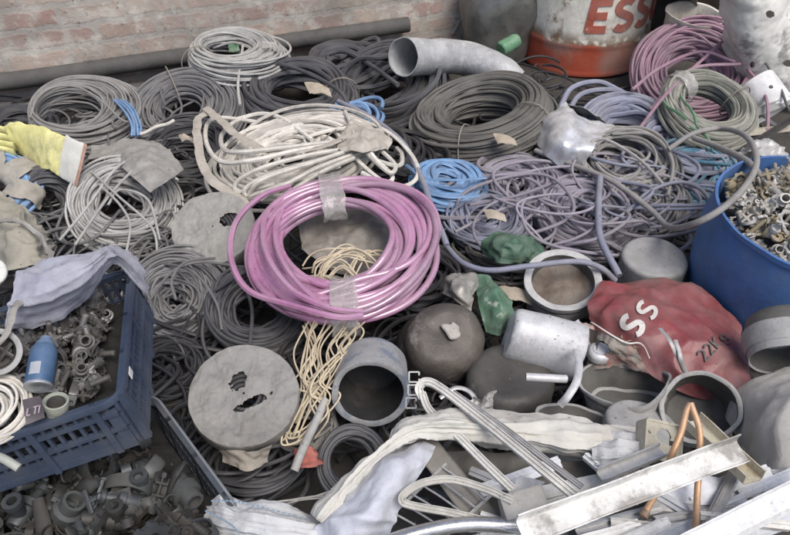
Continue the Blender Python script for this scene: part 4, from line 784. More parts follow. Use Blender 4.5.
def heap(kinds, pts, m, where, look, sizes=(.8, 1.3), tilt=1.2):
    protos = {}
    for i, p in enumerate(pts):
        k = kinds[int(rng.integers(len(kinds)))]; s = rng.uniform(*sizes); rot = (rng.uniform(-tilt, tilt), rng.uniform(-tilt, tilt), rng.uniform(0, 6.28))
        if k not in protos:
            mm = m if not isinstance(m, (list, tuple)) else m[len(protos) % len(m)]
            o = PR[k]().build(k, mm, origin=(0, 0, 0)); tag(o, '%s %s lying %s' % (look, WORDS[k], where), WORDS[k], '%ss %s' % (WORDS[k], where)); protos[k] = o
            o.location = p; o.rotation_euler = rot; o.scale = (s, s, s)
        else: base_copy(protos[k], p, rot, s, m[int(rng.integers(len(m)))])
scm = [mat('scrap_pale', (.36, .34, .30), .6, metal=.2, dust=.6, dcol=(.36, .33, .28)), mat('scrap_brass', (.32, .25, .13), .6, metal=.2, dust=.6, dcol=(.33, .30, .25)), mat('scrap_bright', (.48, .47, .45), .45, metal=.3, dust=.5, dcol=(.38, .36, .32))]
pts = []
for k in range(560):
    r = tubR * .86 * math.sqrt(rng.uniform(0, 1)); t = rng.uniform(0, 6.28); x, y = r * math.cos(t), r * math.sin(t)
    if x > .30 * tubR: continue
    z = -.045 + .05 * (1 - (r / tubR) ** 2) + rng.uniform(-.015, .015); q = tubf.w([[x, y, z]])[0]
    pts.append(q)
mb = MB(); lathe(mb, tubf, [(tubR * .93, -.10)] + [(tubR * k, -.085 + .045 * (1 - k * k)) for k in (.85, .7, .55, .4, .25, .1)] + [(.001, -.04)], 60, lambda V: disp(V, .015, 28)); tag(mb.build('fine_scrap', mat('scrap_bed', (.13, .12, .10), .8, metal=.3, dust=.5, dcol=(.22, .20, .17))), 'bed of fine metal bits filling the blue tub', 'fine scrap', kind='stuff')
heap(['burner_cap', 'burner_cap', 'water_tap', 'pipe_coupling', 'metal_flake', 'metal_flake', 'metal_flake', 'bent_bracket', 'hex_bolt', 'toothed_ring'], [q for q in pts], scm, 'in the blue tub', 'dusty pale', (.6, 1.0), tilt=.8)

# ------------------------------------------------------------------ crates
cblue = mat('crate_plastic', (.016, .032, .066), .45, dust=.42, dcol=(.085, .10, .13), bump=.2, dsc=6)
cgrey = mat('crate_plastic_grey', (.04, .05, .065), .55, dust=.4, dcol=(.12, .125, .135), bump=.2)
def crate(label, fr, Lx, Ly, H, m, sticker=False, rim_m=None):
    # frame origin = bottom centre of the crate
    root = empty('plastic_crate', fr.o, label, 'crate')
    def side(o, X, L):
        mb = MB(); f = Fr(o, X, fr.Z); t = .004
        def bar(x0, x1, z0, z1, y0=-t, y1=t): box(mb, f, x0, x1, y0, y1, z0, z1)
        bar(-L / 2 + .012, L / 2 - .012, .0, .014); bar(-L / 2 + .012, L / 2 - .012, H * .40, H * .46, -t - .002, t); bar(-L / 2 + .012, L / 2 - .012, H * .70, H * .76, -t - .002, t); bar(-L / 2 + .012, L / 2 - .012, H * .93, H, -t, t)
        n = max(4, int(L / .016))
        for i in range(n):
            x = -L / 2 + L * (i + .5) / n
            wide = (i % 6 == 0)
            w = .005 if wide else .0026
            if wide: bar(x - w, x + w, .0, H, -t - .004, t)
            else:
                bar(x - w, x + w, .01, H * .41, -t + .001, t - .001); bar(x - w, x + w, H * .45, H * .71, -t + .001, t - .001)
                bar(x - w, x + w, H * .75, H * .94, -t + .001, t - .001)
        bar(-L / 2 + .012, L / 2 - .012, H * .10, H * .3, -t + .0015, t - .0015)
        mb.build('side_panel', m, root, smooth=False)
    side(fr.w([[0, -Ly / 2, 0]])[0], fr.X, Lx); side(fr.w([[0, Ly / 2, 0]])[0], -fr.X, Lx); side(fr.w([[Lx / 2, 0, 0]])[0], fr.Y, Ly); side(fr.w([[-Lx / 2, 0, 0]])[0], -fr.Y, Ly)
    mb = MB(); rc = .03; cs = []
    for cx, cy, a0 in ((Lx / 2 - rc, Ly / 2 - rc, 0), (-Lx / 2 + rc, Ly / 2 - rc, 90), (-Lx / 2 + rc, -Ly / 2 + rc, 180), (Lx / 2 - rc, -Ly / 2 + rc, 270)):
        cs += [(cx, cy, R_(a0 + k * 15)) for k in range(7)]
    def ring(off, z): return [(cx + (rc + off) * math.cos(a), cy + (rc + off) * math.sin(a), z) for cx, cy, a in cs]
    n = len(cs); lv = [ring(.004, H - .010), ring(.009, H - .010), ring(.009, H), ring(.008, H + .002), ring(.004, H + .002), ring(.003, H - .003), ring(-.002, H - .003), ring(-.004, H - .010), ring(.004, H - .010)]
    mb.add(fr.w(np.array(lv).reshape(-1, 3)), gridf(len(lv), n, cv=True)[:, ::-1]); mb.build('rim', rim_m or m, root, ang=30)
    for k, (cx, cy, a0) in enumerate(((1, 1, 0), (-1, 1, 90), (-1, -1, 180), (1, -1, 270))):
        mb = MB(); V = [];
        for z in (0.0, H - .019):
            for rr_ in (rc + .004, rc - .004):
                V += [(cx * (Lx / 2 - rc) + rr_ * math.cos(R_(a0 + q * 15)), cy * (Ly / 2 - rc) + rr_ * math.sin(R_(a0 + q * 15)), z) for q in range(7)]
        F = [[i, i + 1, 14 + i + 1, 14 + i] for i in range(6)] + [[7 + i, 21 + i, 21 + i + 1, 7 + i + 1] for i in range(6)]
        mb.add(fr.w(V), F); mb.build('corner_post', m, root, ang=50)
    mb = MB()
    box(mb, fr, -Lx / 2 + .006, Lx / 2 - .006, -Ly / 2 + .006, Ly / 2 - .006, .002, .008)
    mb.build('floor', m, root, smooth=False)
    if sticker:
        mb = MB(); box(mb, fr, Lx / 2 + .0085, Lx / 2 + .010, -Ly / 2 + .055, -Ly / 2 + .072, H * .79, H * .91); mb.build('sticker', mat('white_sticker', (.75, .75, .72), .6, dust=.1), root, smooth=False)
    return root
# upper crate: near right corner of its rim seen at (112,392), far right corner at (122,256)
zc = .50; A = P(142, 400, zc - .02); Bf = P(130, 262, zc)
Yd = nrm((Bf - A) * [1, 1, 0]); Yd = nrm(Yd + np.array([.05, 0, 0])); Zt = nrm([-.20, .04, 1]); Hc = .105; Lx, Ly = .44, .34
Xd = np.cross(Yd, Zt); fu = Fr([0, 0, 0], Xd, Zt); cor = fu.w([[Lx / 2, -Ly / 2, Hc]])[0]; fu.o = P(118, 396, zc) - cor
crate('dusty blue plastic crate with lavender cloth on it, upper of the two crates', fu, Lx, Ly, Hc, cblue, True)
# lower crate
q0, q1 = P(150, 394, .30), P(222, 492, .30); yv = nrm(q0 - q1); fl = Fr([0, 0, 0], [yv[1], -yv[0], 0], [.0, -.01, 1]); Lx2, Ly2, H2 = .52, .38, .17
cor = fl.w([[Lx2 / 2, Ly2 / 2, H2]])[0]; fl.o = q0 - cor
crate('dark plastic crate heaped with clamps and taps, lower of the two crates', fl, Lx2, Ly2, H2, cgrey, rim_m=mat('worn_rim', (.16, .175, .19), .5, dust=.4, dcol=(.20, .205, .21)))
shaded_scrap = [mat('dark_iron', (.035, .034, .032), .5, metal=.4, dust=.35, dcol=(.09, .088, .08)), mat('dull_zinc', (.10, .105, .10), .42, metal=.5, dust=.35, dcol=(.12, .118, .11)), mat('blue_grey_zinc', (.06, .068, .075), .42, metal=.4, dust=.35, dcol=(.08, .076, .07)), mat('brown_iron', (.04, .035, .03), .65, metal=.3, dust=.35, dcol=(.08, .075, .067))]  # metal and dust tones darkened to paint the shade deep in the crate
def crate_heap(f, Lx, Ly, z0, bump, n, x0=-1, x1=1, y0=-1, y1=1):
    out = []
    for k in range(n):
        x = rng.uniform(x0, x1) * (Lx / 2 - .048); y = rng.uniform(y0, y1) * (Ly / 2 - .048)
        z = z0 + bump * (1 - (2 * x / Lx) ** 2) * (1 - (2 * y / Ly) ** 2) + rng.uniform(-.02, .02); out.append(f.w([[x, y, z]])[0])
    return out
def bed(f, Lx, Ly, z0, bump, label, name='fine_scrap'):
    xs = np.linspace(-Lx / 2 + .01, Lx / 2 - .01, 60); ys = np.linspace(-Ly / 2 + .01, Ly / 2 - .01, 50)
    V = np.array([[x, y, z0 - .02 + bump * (1 - (2 * x / Lx) ** 2) * (1 - (2 * y / Ly) ** 2) + .018 * fbm((x, y, 0), 22)] for x in xs for y in ys]); mb = MB(); mb.add(f.w(V), gridf(60, 50))
    tag(mb.build(name, mat('dark_scrap_bed', (.02, .02, .019), .8, metal=.3, dust=.4, dcol=(.05, .048, .044), bump=1, bsc=70)), label, 'fine scrap', kind='stuff')
bed(fl, Lx2, Ly2, H2 * .72, .04, 'dark bed of fine scrap inside the lower crate')
heap(['pipe_clamp', 'pipe_clamp', 'pipe_clamp', 'steel_band', 'steel_band', 'bent_bracket', 'hex_bolt', 'metal_flake', 'pipe_coupling', 'lever_handle', 'toothed_ring', 'water_tap'], crate_heap(fl, Lx2, Ly2, H2 * .80, .05, 280), shaded_scrap, 'in the lower crate', 'dull dark', (.9, 1.5), tilt=1.6)
bed(fu, Lx, Ly, Hc * .66, .02, 'dark bed of fine scrap inside the upper blue crate')
heap(['metal_flake', 'metal_flake', 'metal_flake', 'hex_bolt', 'hex_bolt', 'bent_bracket', 'bent_bracket', 'water_tap', 'pipe_coupling', 'steel_band'], crate_heap(fu, Lx, Ly, Hc * .72, .03, 270, x0=-.15), [mat('upper_scrap', (.085, .082, .078), .5, metal=.35, dust=.45, dcol=(.14, .13, .115)), mat('upper_scrap_bright', (.20, .20, .195), .38, metal=.6, dust=.4, dcol=(.22, .2, .18))], 'in the upper blue crate', 'dull grey', (.5, .95))
# spray can
a0, a1 = P(45, 345, .52), P(38, 388, .50); fr = Fr(a0, [1, 0, 0], a1 - a0); Ls = np.linalg.norm(a1 - a0); rs = 13 * mpp(40, 370, .5)
root = empty('spray_can', a1, 'light blue spray can lying in the upper crate below the cloth', 'spray can')
mb = MB(); lathe(mb, fr, [(.001, -.002), (rs * .7, 0), (rs * .88, .006), (rs * .98, .012), (rs, .02), (rs, Ls * .9), (rs * .98, Ls * .93)], 40); mb.build('body', mat('spray_blue', (.035, .095, .20), .35, metal=.2, dust=.4, dcol=(.16, .21, .28)), root)
mb = MB(); lathe(mb, fr, [(rs * .98, Ls * .93), (rs * 1.02, Ls * .95), (rs * 1.0, Ls * .99), (rs * .85, Ls * 1.0), (rs * .6, Ls * .97), (.001, Ls * .95)], 40); mb.build('base', mat('bare_can_base', (.5, .52, .55), .35, metal=.6, dust=.25), root)
mb = MB(); lathe(mb, fr, [(.001, -.014), (rs * .4, -.013), (rs * .46, -.008), (rs * .62, -.004), (rs * .8, .003)], 30); mb.build('cap', mat('spray_cap', (.06, .15, .30), .4, dust=.3), root)
mb = MB(); lab = []
vd = nrm(CP - (a0 + a1) / 2); xd = nrm(np.cross(fr.Z, vd)); yd = np.cross(xd, fr.Z)
if np.dot(yd, vd) < 0: yd = -yd
L0 = [(a0 + (a1 - a0) * t) + rs * 1.012 * (math.cos(b) * xd + math.sin(b) * yd) for t in (.52, .80) for b in np.linspace(.7, 1.5, 8)]
mb.add(L0, gridf(2, 8)); mb.build('label', mat('pale_label', (.35, .38, .42), .6, dust=.3), root)
# lavender cloth
cl = mat('lavender_cloth', (.36, .37, .44), .9, dust=.4, dcol=(.36, .35, .36), bump=.35, bsc=180, grime=.18, mot=.22)
mb = MB(); patch(mb, [[(4, 330, .52), (10, 300, .56), (22, 270, .57), (45, 262, .56)], [(28, 328, .50), (32, 300, .57), (45, 272, .59), (55, 262, .57)], [(62, 318, .50), (62, 292, .57), (70, 268, .60), (75, 256, .57)], [(88, 300, .50), (88, 280, .57), (92, 262, .60), (92, 252, .57)],
  [(106, 272, .52), (107, 262, .56), (108, 252, .575), (106, 246, .55)], [(120, 270, .51), (122, 262, .53), (122, 252, .54), (118, 248, .52)], [(146, 296, .43), (147, 288, .44), (142, 272, .47), (134, 258, .48)]], 90, 60, .003, 14, .0022, 4, fold=3.2, famp=.005, cre=.008, csc=10, vor=.004, vsc=34)
tag(mb.build('cloth', cl, ang=80), 'lavender cloth draped over the far rim of the upper blue crate', 'cloth')
# left edge odds
bg_ = mat('beige_cloth', (.34, .32, .255), .9, dust=.3, bump=.35, bsc=150, grime=.18, mot=.22)
mb = MB(); patch(mb, [[(-20, 290, .2), (-15, 245, .24), (-10, 210, .22), (0, 190, .18)], [(15, 270, .28), (18, 240, .31), (22, 222, .29), (18, 200, .2)], [(45, 262, .27), (40, 245, .28), (38, 230, .26), (30, 212, .19)], [(52, 250, .2), (48, 240, .2), (45, 228, .2), (36, 215, .17)]], 50, 44, .012, 12, .003, 12, fold=4, famp=.006)
tag(mb.build('cloth', bg_, ang=80), 'crumpled beige cloth bundle at the left edge above the lavender cloth', 'cloth')
mb = MB(); cable(mb, [(46, 248, .32), (52, 262, .38), (35, 280, .48), (18, 305, .56), (4, 335, .56), (-15, 352, .54)], 9, 10, 8, .002, flat=.5); cable(mb, [(-10, 222, .30), (20, 222, .33), (40, 235, .32), (50, 255, .33)], 4, 10, 6, .002)
for V in mb.v: V[:] = disp(V, .004, 40)
tag(mb.build('rag_rope', mat('dirty_rope', (.30, .29, .27), .9, dust=.3)), 'twisted dirty rag rope hanging beside the lavender cloth', 'rope')
coil('cable_coil', 'bright blue wire coil in a beige wrapping at the left edge', -2, 188, 40, 34, 0, .16, MM['blue'], .25, .45, 40, 3.6, .03, wraps=((20, .06), (75, .06), (320, .06)), wrap_m=mat('beige_wrap', (.33, .31, .26), .8, dust=.4))
coil('cable_coil', 'off-white wire coil inside the upper crate at the left edge', -12, 412, 42, 34, 0, .48, MM['white'], .3, .5, 34, 3, .03)
pot('round_tin', 'round open grey tin at the left edge of the upper crate', -4, 352, 22, 24, 0, .54, .08, alug, wall=.006, rim=.003, cat='tin')
can('white_disc', 'white round lid at the left edge above the cloth', -8, 272, 14, 18, 0, .45, .02, mat('white_lid', (.68, .7, .66), .4, dust=.2), rb=.005, cat='lid')
pot('small_cup', 'small pale green cup beside the off-white wires in the upper crate', 56, 402, 11, 8, 15, .50, .035, mat('pale_green_cup', (.30, .33, .26), .5, dust=.4), wall=.003, rim=.002, rb=.006, cat='cup')
root = empty('printed_label', P(33, 410, .5), 'dark printed label with pale letters beside the off-white wires', 'label')
lm = [[(22, 400, .53), (26, 425, .50)], [(40, 396, .53), (45, 418, .50)]]
mb = MB(); patch(mb, lm, 8, 8, .002, 20, .001); mb.build('sheet', mat('black_label', (.03, .02, .035), .5, dust=.2), root)
mb = MB(); letters(mb, 'LTI', lambda u, v, l: P(26 + u * .93 + v * .15, 416 - u * .25 - v * .85, .530 + l - .0006 * (v)), 9, .17, adv=.72); mb.build('lettering', mat('pink_print', (.55, .42, .5), .6), root, smooth=False)
mb = MB(); cable(mb, [(-12, 453, .50), (4, 459, .50), (19, 468, .49)], 9, 8, 10); tag(mb.build('plastic_tube', mat('greenish_tube', (.36, .38, .33), .5)), 'short pale green tube sticking out under the upper crate', 'tube')
# glove
root = empty('rubber_glove', P(40, 145, .2), 'yellow rubber glove with white cuff lying on the grey coils', 'glove')
gy = mat('yellow_rubber', (.74, .70, .26), .5, dust=.35, dcol=(.52, .50, .33), bump=.2); cw = mat('white_cuff', (.66, .66, .60), .8, dust=.3, dcol=(.48, .47, .43), bump=.3, bsc=160, grime=.18, mot=.22)
mb = MB(); loft(mb, [(9, 138, .222, 12, 92, .012), (16, 139, .228, 16.5, 86, .017), (30, 142, .235, 18.5, 72, .02), (45, 149, .24, 20, 68, .018), (56, 153, .24, 20, 63, .014), (63, 156, .238, 20, 62, .013)][::1], 36, 10, .006, 24, 2)
for (y0, y1, k) in ((128, 126, 0), (135, 135, 1), (142, 145, 2), (148, 155, 3)): loft(mb, [(16, y0 + 5, .226, 4.4, 90, .010), (2, y0 + 2, .222, 4.4, 90, .010), (-12, y0, .222, 4.2, 90, .009), (-28, y1, .21, 4, 90, .008), (-42, y1 + 2, .2, 3, 90, .006)], 12, 5, .001, 30)
mb.build('hand', gy, root, ang=80)
mb = MB(); loft(mb, [(62, 155, .240, 20.5, 62, .015), (70, 160, .238, 21, 61, .015), (80, 165, .232, 21.5, 60, .016)], 28, 8, .003, 22, 5, caps=False); mb.build('cuff', cw, root, ang=80)
mb = MB(); loft(mb, [(79, 164.6, .2325, 21.9, 60, .0165), (82, 166.4, .231, 22, 60, .0165)], 28, 4, .002, 22, 5, caps=False); mb.build('cuff_edging', mat('orange_edging', (.50, .26, .17), .7), root, ang=80)
mb = MB(); loft(mb, [(80, 165.5, .228, 20, 60, .014), (77, 163.8, .228, 19, 60, .013)], 20, 3, 0); mb.build('lining', mat('glove_lining', (.3, .2, .15), .9), root)

# ------------------------------------------------------------------ white sacks, cloth roll, grey bag
sack = mat('woven_sack', (.60, .61, .62), .75, dust=.3, dcol=(.46, .44, .40), bump=.5, bsc=220, grime=.18, mot=.22)
sackb = mat('bluish_sack', (.52, .54, .60), .65, dust=.25, dcol=(.42, .41, .41), bump=.35, bsc=120, grime=.18, mot=.22)
clothw = mat('dirty_white_cloth', (.60, .59, .54), .8, dust=.4, dcol=(.44, .41, .355), bump=.3, bsc=90, grime=.18, mot=.22)
mb = MB(); patch(mb, [[(205, 545, .24), (203, 512, .28), (212, 496, .28)], [(245, 550, .28), (240, 520, .32), (238, 496, .30)], [(300, 555, .30), (290, 525, .33), (275, 503, .30)], [(350, 560, .28), (335, 535, .30), (315, 515, .27)]], 70, 60, .003, 14, .002, 6, fold=3, famp=.005, cre=.010, csc=9, vor=.005, vsc=26)
root = tag(mb.build('woven_sack', sack, ang=80), 'white woven sack with blue stitching at the bottom edge', 'sack')
sv = MB.__new__(MB); sv.__init__()
for ln in ([(212, 502, .305), (238, 503, .325), (272, 511, .33), (312, 522, .30)], [(206, 512, .30), (222, 520, .325), (236, 530, .335), (245, 545, .33)]):
    pts = cr(pp(ln), 14)
    for i in range(0, len(pts) - 2, 2): sweep(sv, pts[i:i + 2] + [0, 0, .004], .0016, 5)
st = sv.build('stitching', mat('blue_thread', (.22, .34, .46), .8), root)
mb = MB(); patch(mb, [[(290, 560, .28), (322, 518, .33), (368, 465, .35), (400, 440, .33)], [(340, 565, .31), (365, 515, .37), (395, 470, .38), (418, 440, .35)], [(388, 570, .29), (400, 520, .34), (418, 480, .35), (436, 446, .34)]], 80, 56, .003, 12, .002, 3, fold=2.5, famp=.006, cre=.012, csc=8, vor=.005, vsc=24)
tag(mb.build('plastic_sack', sackb, ang=80), 'bluish white plastic sack rising from the bottom edge to the cloth roll', 'sack')
rowc = [(318, 520, .33, 6, 140), (350, 482, .36, 6.5, 135), (380, 453, .375, 7, 128), (408, 432, .385, 9, 110), (435, 424, .38, 14, 95), (465, 424, .37, 15, 90), (500, 430, .355, 18, 88), (540, 434, .345, 20, 88), (585, 438, .335, 20, 88), (618, 443, .32, 18, 90), (640, 446, .31, 16, 90)]
grid_ = []
for kk, (dv_, dz_) in enumerate([(-1, -.05), (-.85, -.012), (-.35, .012), (.2, .022), (.7, .008), (1, -.05)]):
    grid_.append([(x + dv_ * hw * math.cos(R_(an)), y - dv_ * hw * math.sin(R_(an)), z + dz_ * min(1, hw / 20)) for x, y, z, hw, an in rowc])
grid_ = [list(r) for r in grid_]
mb = MB(); patch(mb, [list(c) for c in zip(*grid_)], 150, 50, .003, 14, .002, 4, fold=3, famp=.006, cre=.008, csc=11, vor=.010, vsc=14)
tag(mb.build('cloth_roll', clothw, ang=80), 'rolled dirty white cloth lying across the pots in the foreground', 'cloth')
mb = MB(); patch(mb, [[(600, 430, .32), (592, 455, .35), (600, 472, .34)], [(625, 432, .34), (622, 455, .37), (628, 470, .35)], [(650, 438, .32), (648, 455, .345), (650, 466, .33)]], 40, 40, .003, 18, .002, 5, fold=5, famp=.005, cre=.008, csc=16)
tag(mb.build('cloth_cuff', sack, ang=80), 'ribbed white fabric sleeve round the right end of the cloth roll', 'cloth')
gb = mat('grey_tarp', (.42, .41, .38), .8, dust=.4, dcol=(.45, .435, .40), bump=.35, bsc=120, grime=.18, mot=.22)
mb = MB(); patch(mb, [[(728, 418, .17), (738, 440, .2), (748, 475, .2), (760, 530, .18)], [(740, 390, .22), (755, 425, .29), (765, 470, .30), (780, 530, .26)], [(765, 376, .25), (785, 410, .34), (795, 460, .35), (810, 530, .30)], [(810, 365, .24), (825, 400, .33), (830, 460, .34), (840, 530, .28)]], 70, 70, .004, 7, .003, 8, fold=2, famp=.004, cre=.012, csc=6)
tag(mb.build('grey_sack', gb, ang=80), 'smooth grey canvas sack at the right edge below the grey pot', 'sack')
mb = MB(); patch(mb, [[(718, 478, .30), (722, 500, .28)], [(745, 468, .34), (750, 495, .33)], [(785, 470, .34), (790, 498, .33)], [(815, 480, .3), (820, 505, .3)]], 60, 30, .004, 14, .002, 18, fold=6, famp=.005, cre=.010, csc=14)
tag(mb.build('woven_sack', sack, ang=80), 'crinkled white woven sack at the right edge under the grey sack', 'sack')

mb = MB(); patch(mb, [[(440, 450, .27), (450, 500, .26), (470, 560, .26)], [(520, 455, .28), (540, 500, .29), (560, 560, .29)], [(600, 462, .30), (630, 500, .315), (650, 560, .32)], [(660, 470, .31), (700, 500, .33), (740, 560, .33)]], 70, 50, .004, 10, .002, 21, cre=.014, csc=9)
tag(mb.build('crumpled_sack', mat('gap_shade_sack', (.14, .138, .13), .8, dust=.4, dcol=(.13, .12, .105), mot=.3), ang=80), 'crumpled sack darkened as shaded gaps, lying under all the metal strips', 'sack')  # sack colour darkened so the gaps between the strips look shaded
# ------------------------------------------------------------------ aluminium and tubes
aw = mat('peeling_white_profile', (.70, .695, .66), .45, dust=.25, dcol=(.45, .42, .36), c2=(.27, .255, .235), c2t=.475, c2s=7, bump=.3)
aluw = mat('white_profile', (.66, .655, .62), .4, dust=.3, dcol=(.46, .43, .38), bump=.15)
alub = mat('raw_profile', (.55, .55, .55), .35, metal=.6, dust=.35, dcol=(.42, .40, .36), bump=.15)
def bar(mb, p0, p1, prof, roll=0., bend=0.0, nseg=14):
    # extrude an open section polyline (thin sheet) between two surveyed points; prof in metres (u across, v up), thick .0022
    a, b = P(*p0), P(*p1); T = nrm(b - a); up = nrm(np.array([0, 0, 1.]) - T * T[2]); sd = np.cross(T, up); c, s = math.cos(R_(roll)), math.sin(R_(roll)); U_ = sd * c + up * s; V_ = -sd * s + up * c
    pr = np.array(prof, float); tg = np.gradient(pr, axis=0); tg /= (np.linalg.norm(tg, axis=1, keepdims=True) + 1e-9); nn = np.stack([-tg[:, 1], tg[:, 0]], 1) * .0011
    loop = np.vstack([pr + nn, (pr - nn)[::-1]]); m = len(loop); V = []
    for t in np.linspace(0, 1, nseg): c_ = a + (b - a) * t + up * bend * math.sin(math.pi * t); V += [c_ + q[0] * U_ + q[1] * V_ for q in loop]
    k = mb.n; mb.add(V, gridf(nseg, m, cv=True)[:, ::-1]); mb.f.append([k + i for i in range(m)]); mb.f.append([k + (nseg - 1) * m + i for i in range(m)][::-1]); return mb
def profile(label, p0, p1, prof, m, roll=0, bend=0., name='metal_profile', cat='metal profile', amp=.0012, ang=30):
    mb = MB(); bar(mb, p0, p1, prof, roll, bend, 40); mb.v = [disp(V, amp, 12) for V in mb.v]; return tag(mb.build(name, m, ang=ang), label, cat)
Lp = lambda w, h: [(0, h), (0, h * .5), (0, .004), (.002, .001), (.004, 0), (w * .5, 0), (w, 0)]
Up = lambda w, h: [(-w / 2, h), (-w / 2, .003), (-w / 2 + .003, 0), (0, 0), (w / 2 - .003, 0), (w / 2, .003), (w / 2, h)]
profile('long angle profile with peeling white paint crossing the copper tube', (520, 531, .44), (742, 448, .43), [(-.017, .016), (-.0155, .004), (-.013, -.001), (-.009, -.003), (.008, -.003), (.018, -.002), (.0195, .002)], aw, roll=-18)
profile('wide white profile at the bottom right corner', (668, 552, .44), (830, 470, .42), [(-.010, .010), (-.008, 0), (0, 0), (.018, -.001), (.024, -.010)], mat('clean_white_profile', (.72, .725, .72), .4, dust=.25, dcol=(.45, .43, .39), bump=.15, c2=(.33, .32, .30), c2t=.63, c2s=8), roll=-15)
# window frame profiles bent back on themselves
def railtube(label, path, w, m, flat=.45, name='frame_profile', groove=True, cat='metal profile'):
    root = empty(name, P(*path[0]), label, cat); r = w / 2 * mpp(*path[len(path) // 2]); pts = cr(pp(path), 12); mb = MB(); h = r * .9
    sweep_prof(mb, pts, [(-r, -h), (r, -h), (r, 0), (r * .72, 0), (r * .72, -h * .5), (r * .12, -h * .5), (r * .12, -h * .05), (-r * .12, -h * .05), (-r * .12, -h * .5), (-r * .72, -h * .5), (-r * .72, 0), (-r, 0)], np.array([0, -.25, 1.])); mb.build('rail', m, root, ang=30)
    return root
railtube('white frame profile bent sharply near the bucket, its upper leg running down right', [(423, 398, .36), (419, 388, .37), (426, 381, .38), (442, 388, .385), (490, 425, .40), (545, 470, .42), (574, 494, .42)], 8.5, aluw)
railtube('white frame profile from the bend by the bucket to the lower loop', [(422, 392, .365), (430, 410, .365), (455, 432, .37), (485, 462, .38), (512, 488, .39)], 8, aluw)
railtube('narrow white profile lying parallel to the upper leg of the bent frame', [(452, 391, .375), (500, 424, .39), (550, 462, .41), (582, 486, .42)], 6, alub)
railtube('flattened loop of white profile above the grill rods', [(520, 530, .38), (490, 522, .38), (450, 512, .375), (412, 505, .37), (402, 500, .37), (406, 492, .37), (424, 482, .38), (452, 479, .385), (485, 488, .39), (512, 500, .40)], 7.5, mat('dusty_white_profile', (.52, .51, .47), .5, dust=.4, dcol=(.42, .40, .35)))
profile('wide dull grey metal strap running down left of the bent frame', (420, 438, .33), (492, 530, .33), [(-.022, .002), (-.02, 0), (0, 0), (.02, 0), (.022, .002)], mat('taupe_strap', (.22, .21, .19), .6, metal=.3, dust=.4), name='metal_strap', cat='metal strap')
root = empty('wire_grill', P(440, 500, .3), 'wire grill with parallel pale rods under the white loop', 'grill')
for k in range(6):
    mb = MB(); cable(mb, [(392 + k * 10, 512 - k * 9, .335), (412 + k * 10, 523 - k * 8.5, .34), (440 + k * 9, 540 - k * 8, .345)], 2.2, 3, 6); mb.build('rod', alub, root)
for q in ([(390, 516, .33), (446, 464, .33)], [(436, 544, .34), (492, 494, .34)]):
    mb = MB(); a_, b_ = P(*q[0]), P(*q[1]); sweep(mb, np.array([a_, (a_ + b_) / 2, b_]), .003, 6); mb.build('cross_rod', alub, root)
mb = MB(); cable(mb, [(380, 545, .36), (420, 532, .37), (470, 524, .375), (530, 527, .37)], 15, 10, 16); tag(mb.build('shiny_pipe', mat('shiny_chrome', (.6, .6, .6), .2, metal=.9, dust=.3)), 'shiny curved chrome pipe at the bottom edge', 'pipe')
# copper tube
cop = mat('dusty_copper', (.60, .33, .17), .4, metal=.55, dust=.4, dcol=(.50, .38, .27), bump=.1)
root = empty('copper_tube', P(690, 480, .4), 'bent copper tube folded to a sharp peak standing among white profiles', 'tube')
mb = MB(); cable(mb, [(696, 560, .37), (696, 530, .375), (697.5, 490, .385), (700, 450, .42), (699, 428, .44), (693, 410, .455), (690.5, 403, .46)], 6.6, 12, 14); cable(mb, [(690.5, 403, .46), (686, 412, .45), (681, 432, .43), (673, 452, .41), (660, 485, .37), (643, 516, .36)], 6.6, 12, 14); mb.build('tube', cop, root, ang=80)
mb = MB(); a_, b_ = P(645, 513, .361), P(642, 517.5, .359); lathe(mb, Fr(a_, [0, 0, 1], b_ - a_), [(.0066, -.004), (.0074, .004), (.007, .007), (.0055, .007), (.005, .003), (.001, .003)], 16, lambda V: disp(V, .001, 80)); mb.build('cut_end', mat('copper_end', (.20, .11, .06), .5, metal=.4), root)
# cream bracket
crm = mat('cream_plastic', (.55, .52, .42), .55, dust=.4, dcol=(.40, .35, .25), c2=(.35, .27, .14), c2t=.6, c2s=14)
root = empty('cream_bracket', P(662, 445, .3), 'cream socket box with a keyhole opening left of the copper tube', 'bracket')
fb = Fr(P(664, 441, .36), P(676, 436, .36) - P(654, 432, .36), [.1, -.5, .86])
mb = MB(); S_ = .03
def keyhole(u, v): return (u - .45) ** 2 + (v - .6) ** 2 < .035 or (abs(v - .45) < .06 and .5 < u < .8)
g_ = 30; V = np.array([[(i / (g_ - 1) - .5) * 2 * S_, (j / (g_ - 1) - .5) * 2 * S_, 0] for i in range(g_) for j in range(g_)]); F = gridf(g_, g_); F = F[[not keyhole((q // g_) / g_, (q % g_) / g_) for q in F[:, 0]]]
mb.add(fb.w(V), F); mb.add(fb.w(V - [0, 0, .003]), F[:, ::-1])
for s in (-1, 1):
    box(mb, fb, s * S_ - .002, s * S_ + .002, -S_, S_, -.04, .001); box(mb, fb, -S_, S_, s * S_ - .002, s * S_ + .002, -.04, .0012)
mb.build('box', crm, root, smooth=False)
profile('cream channel piece with olive stained end right of the copper tube', (688, 422, .38), (752, 482, .40), Up(.038, .018), crm, roll=10)
profile('thin dull profile behind the cream bracket', (600, 478, .37), (662, 452, .37), Up(.02, .012), alub, roll=0)
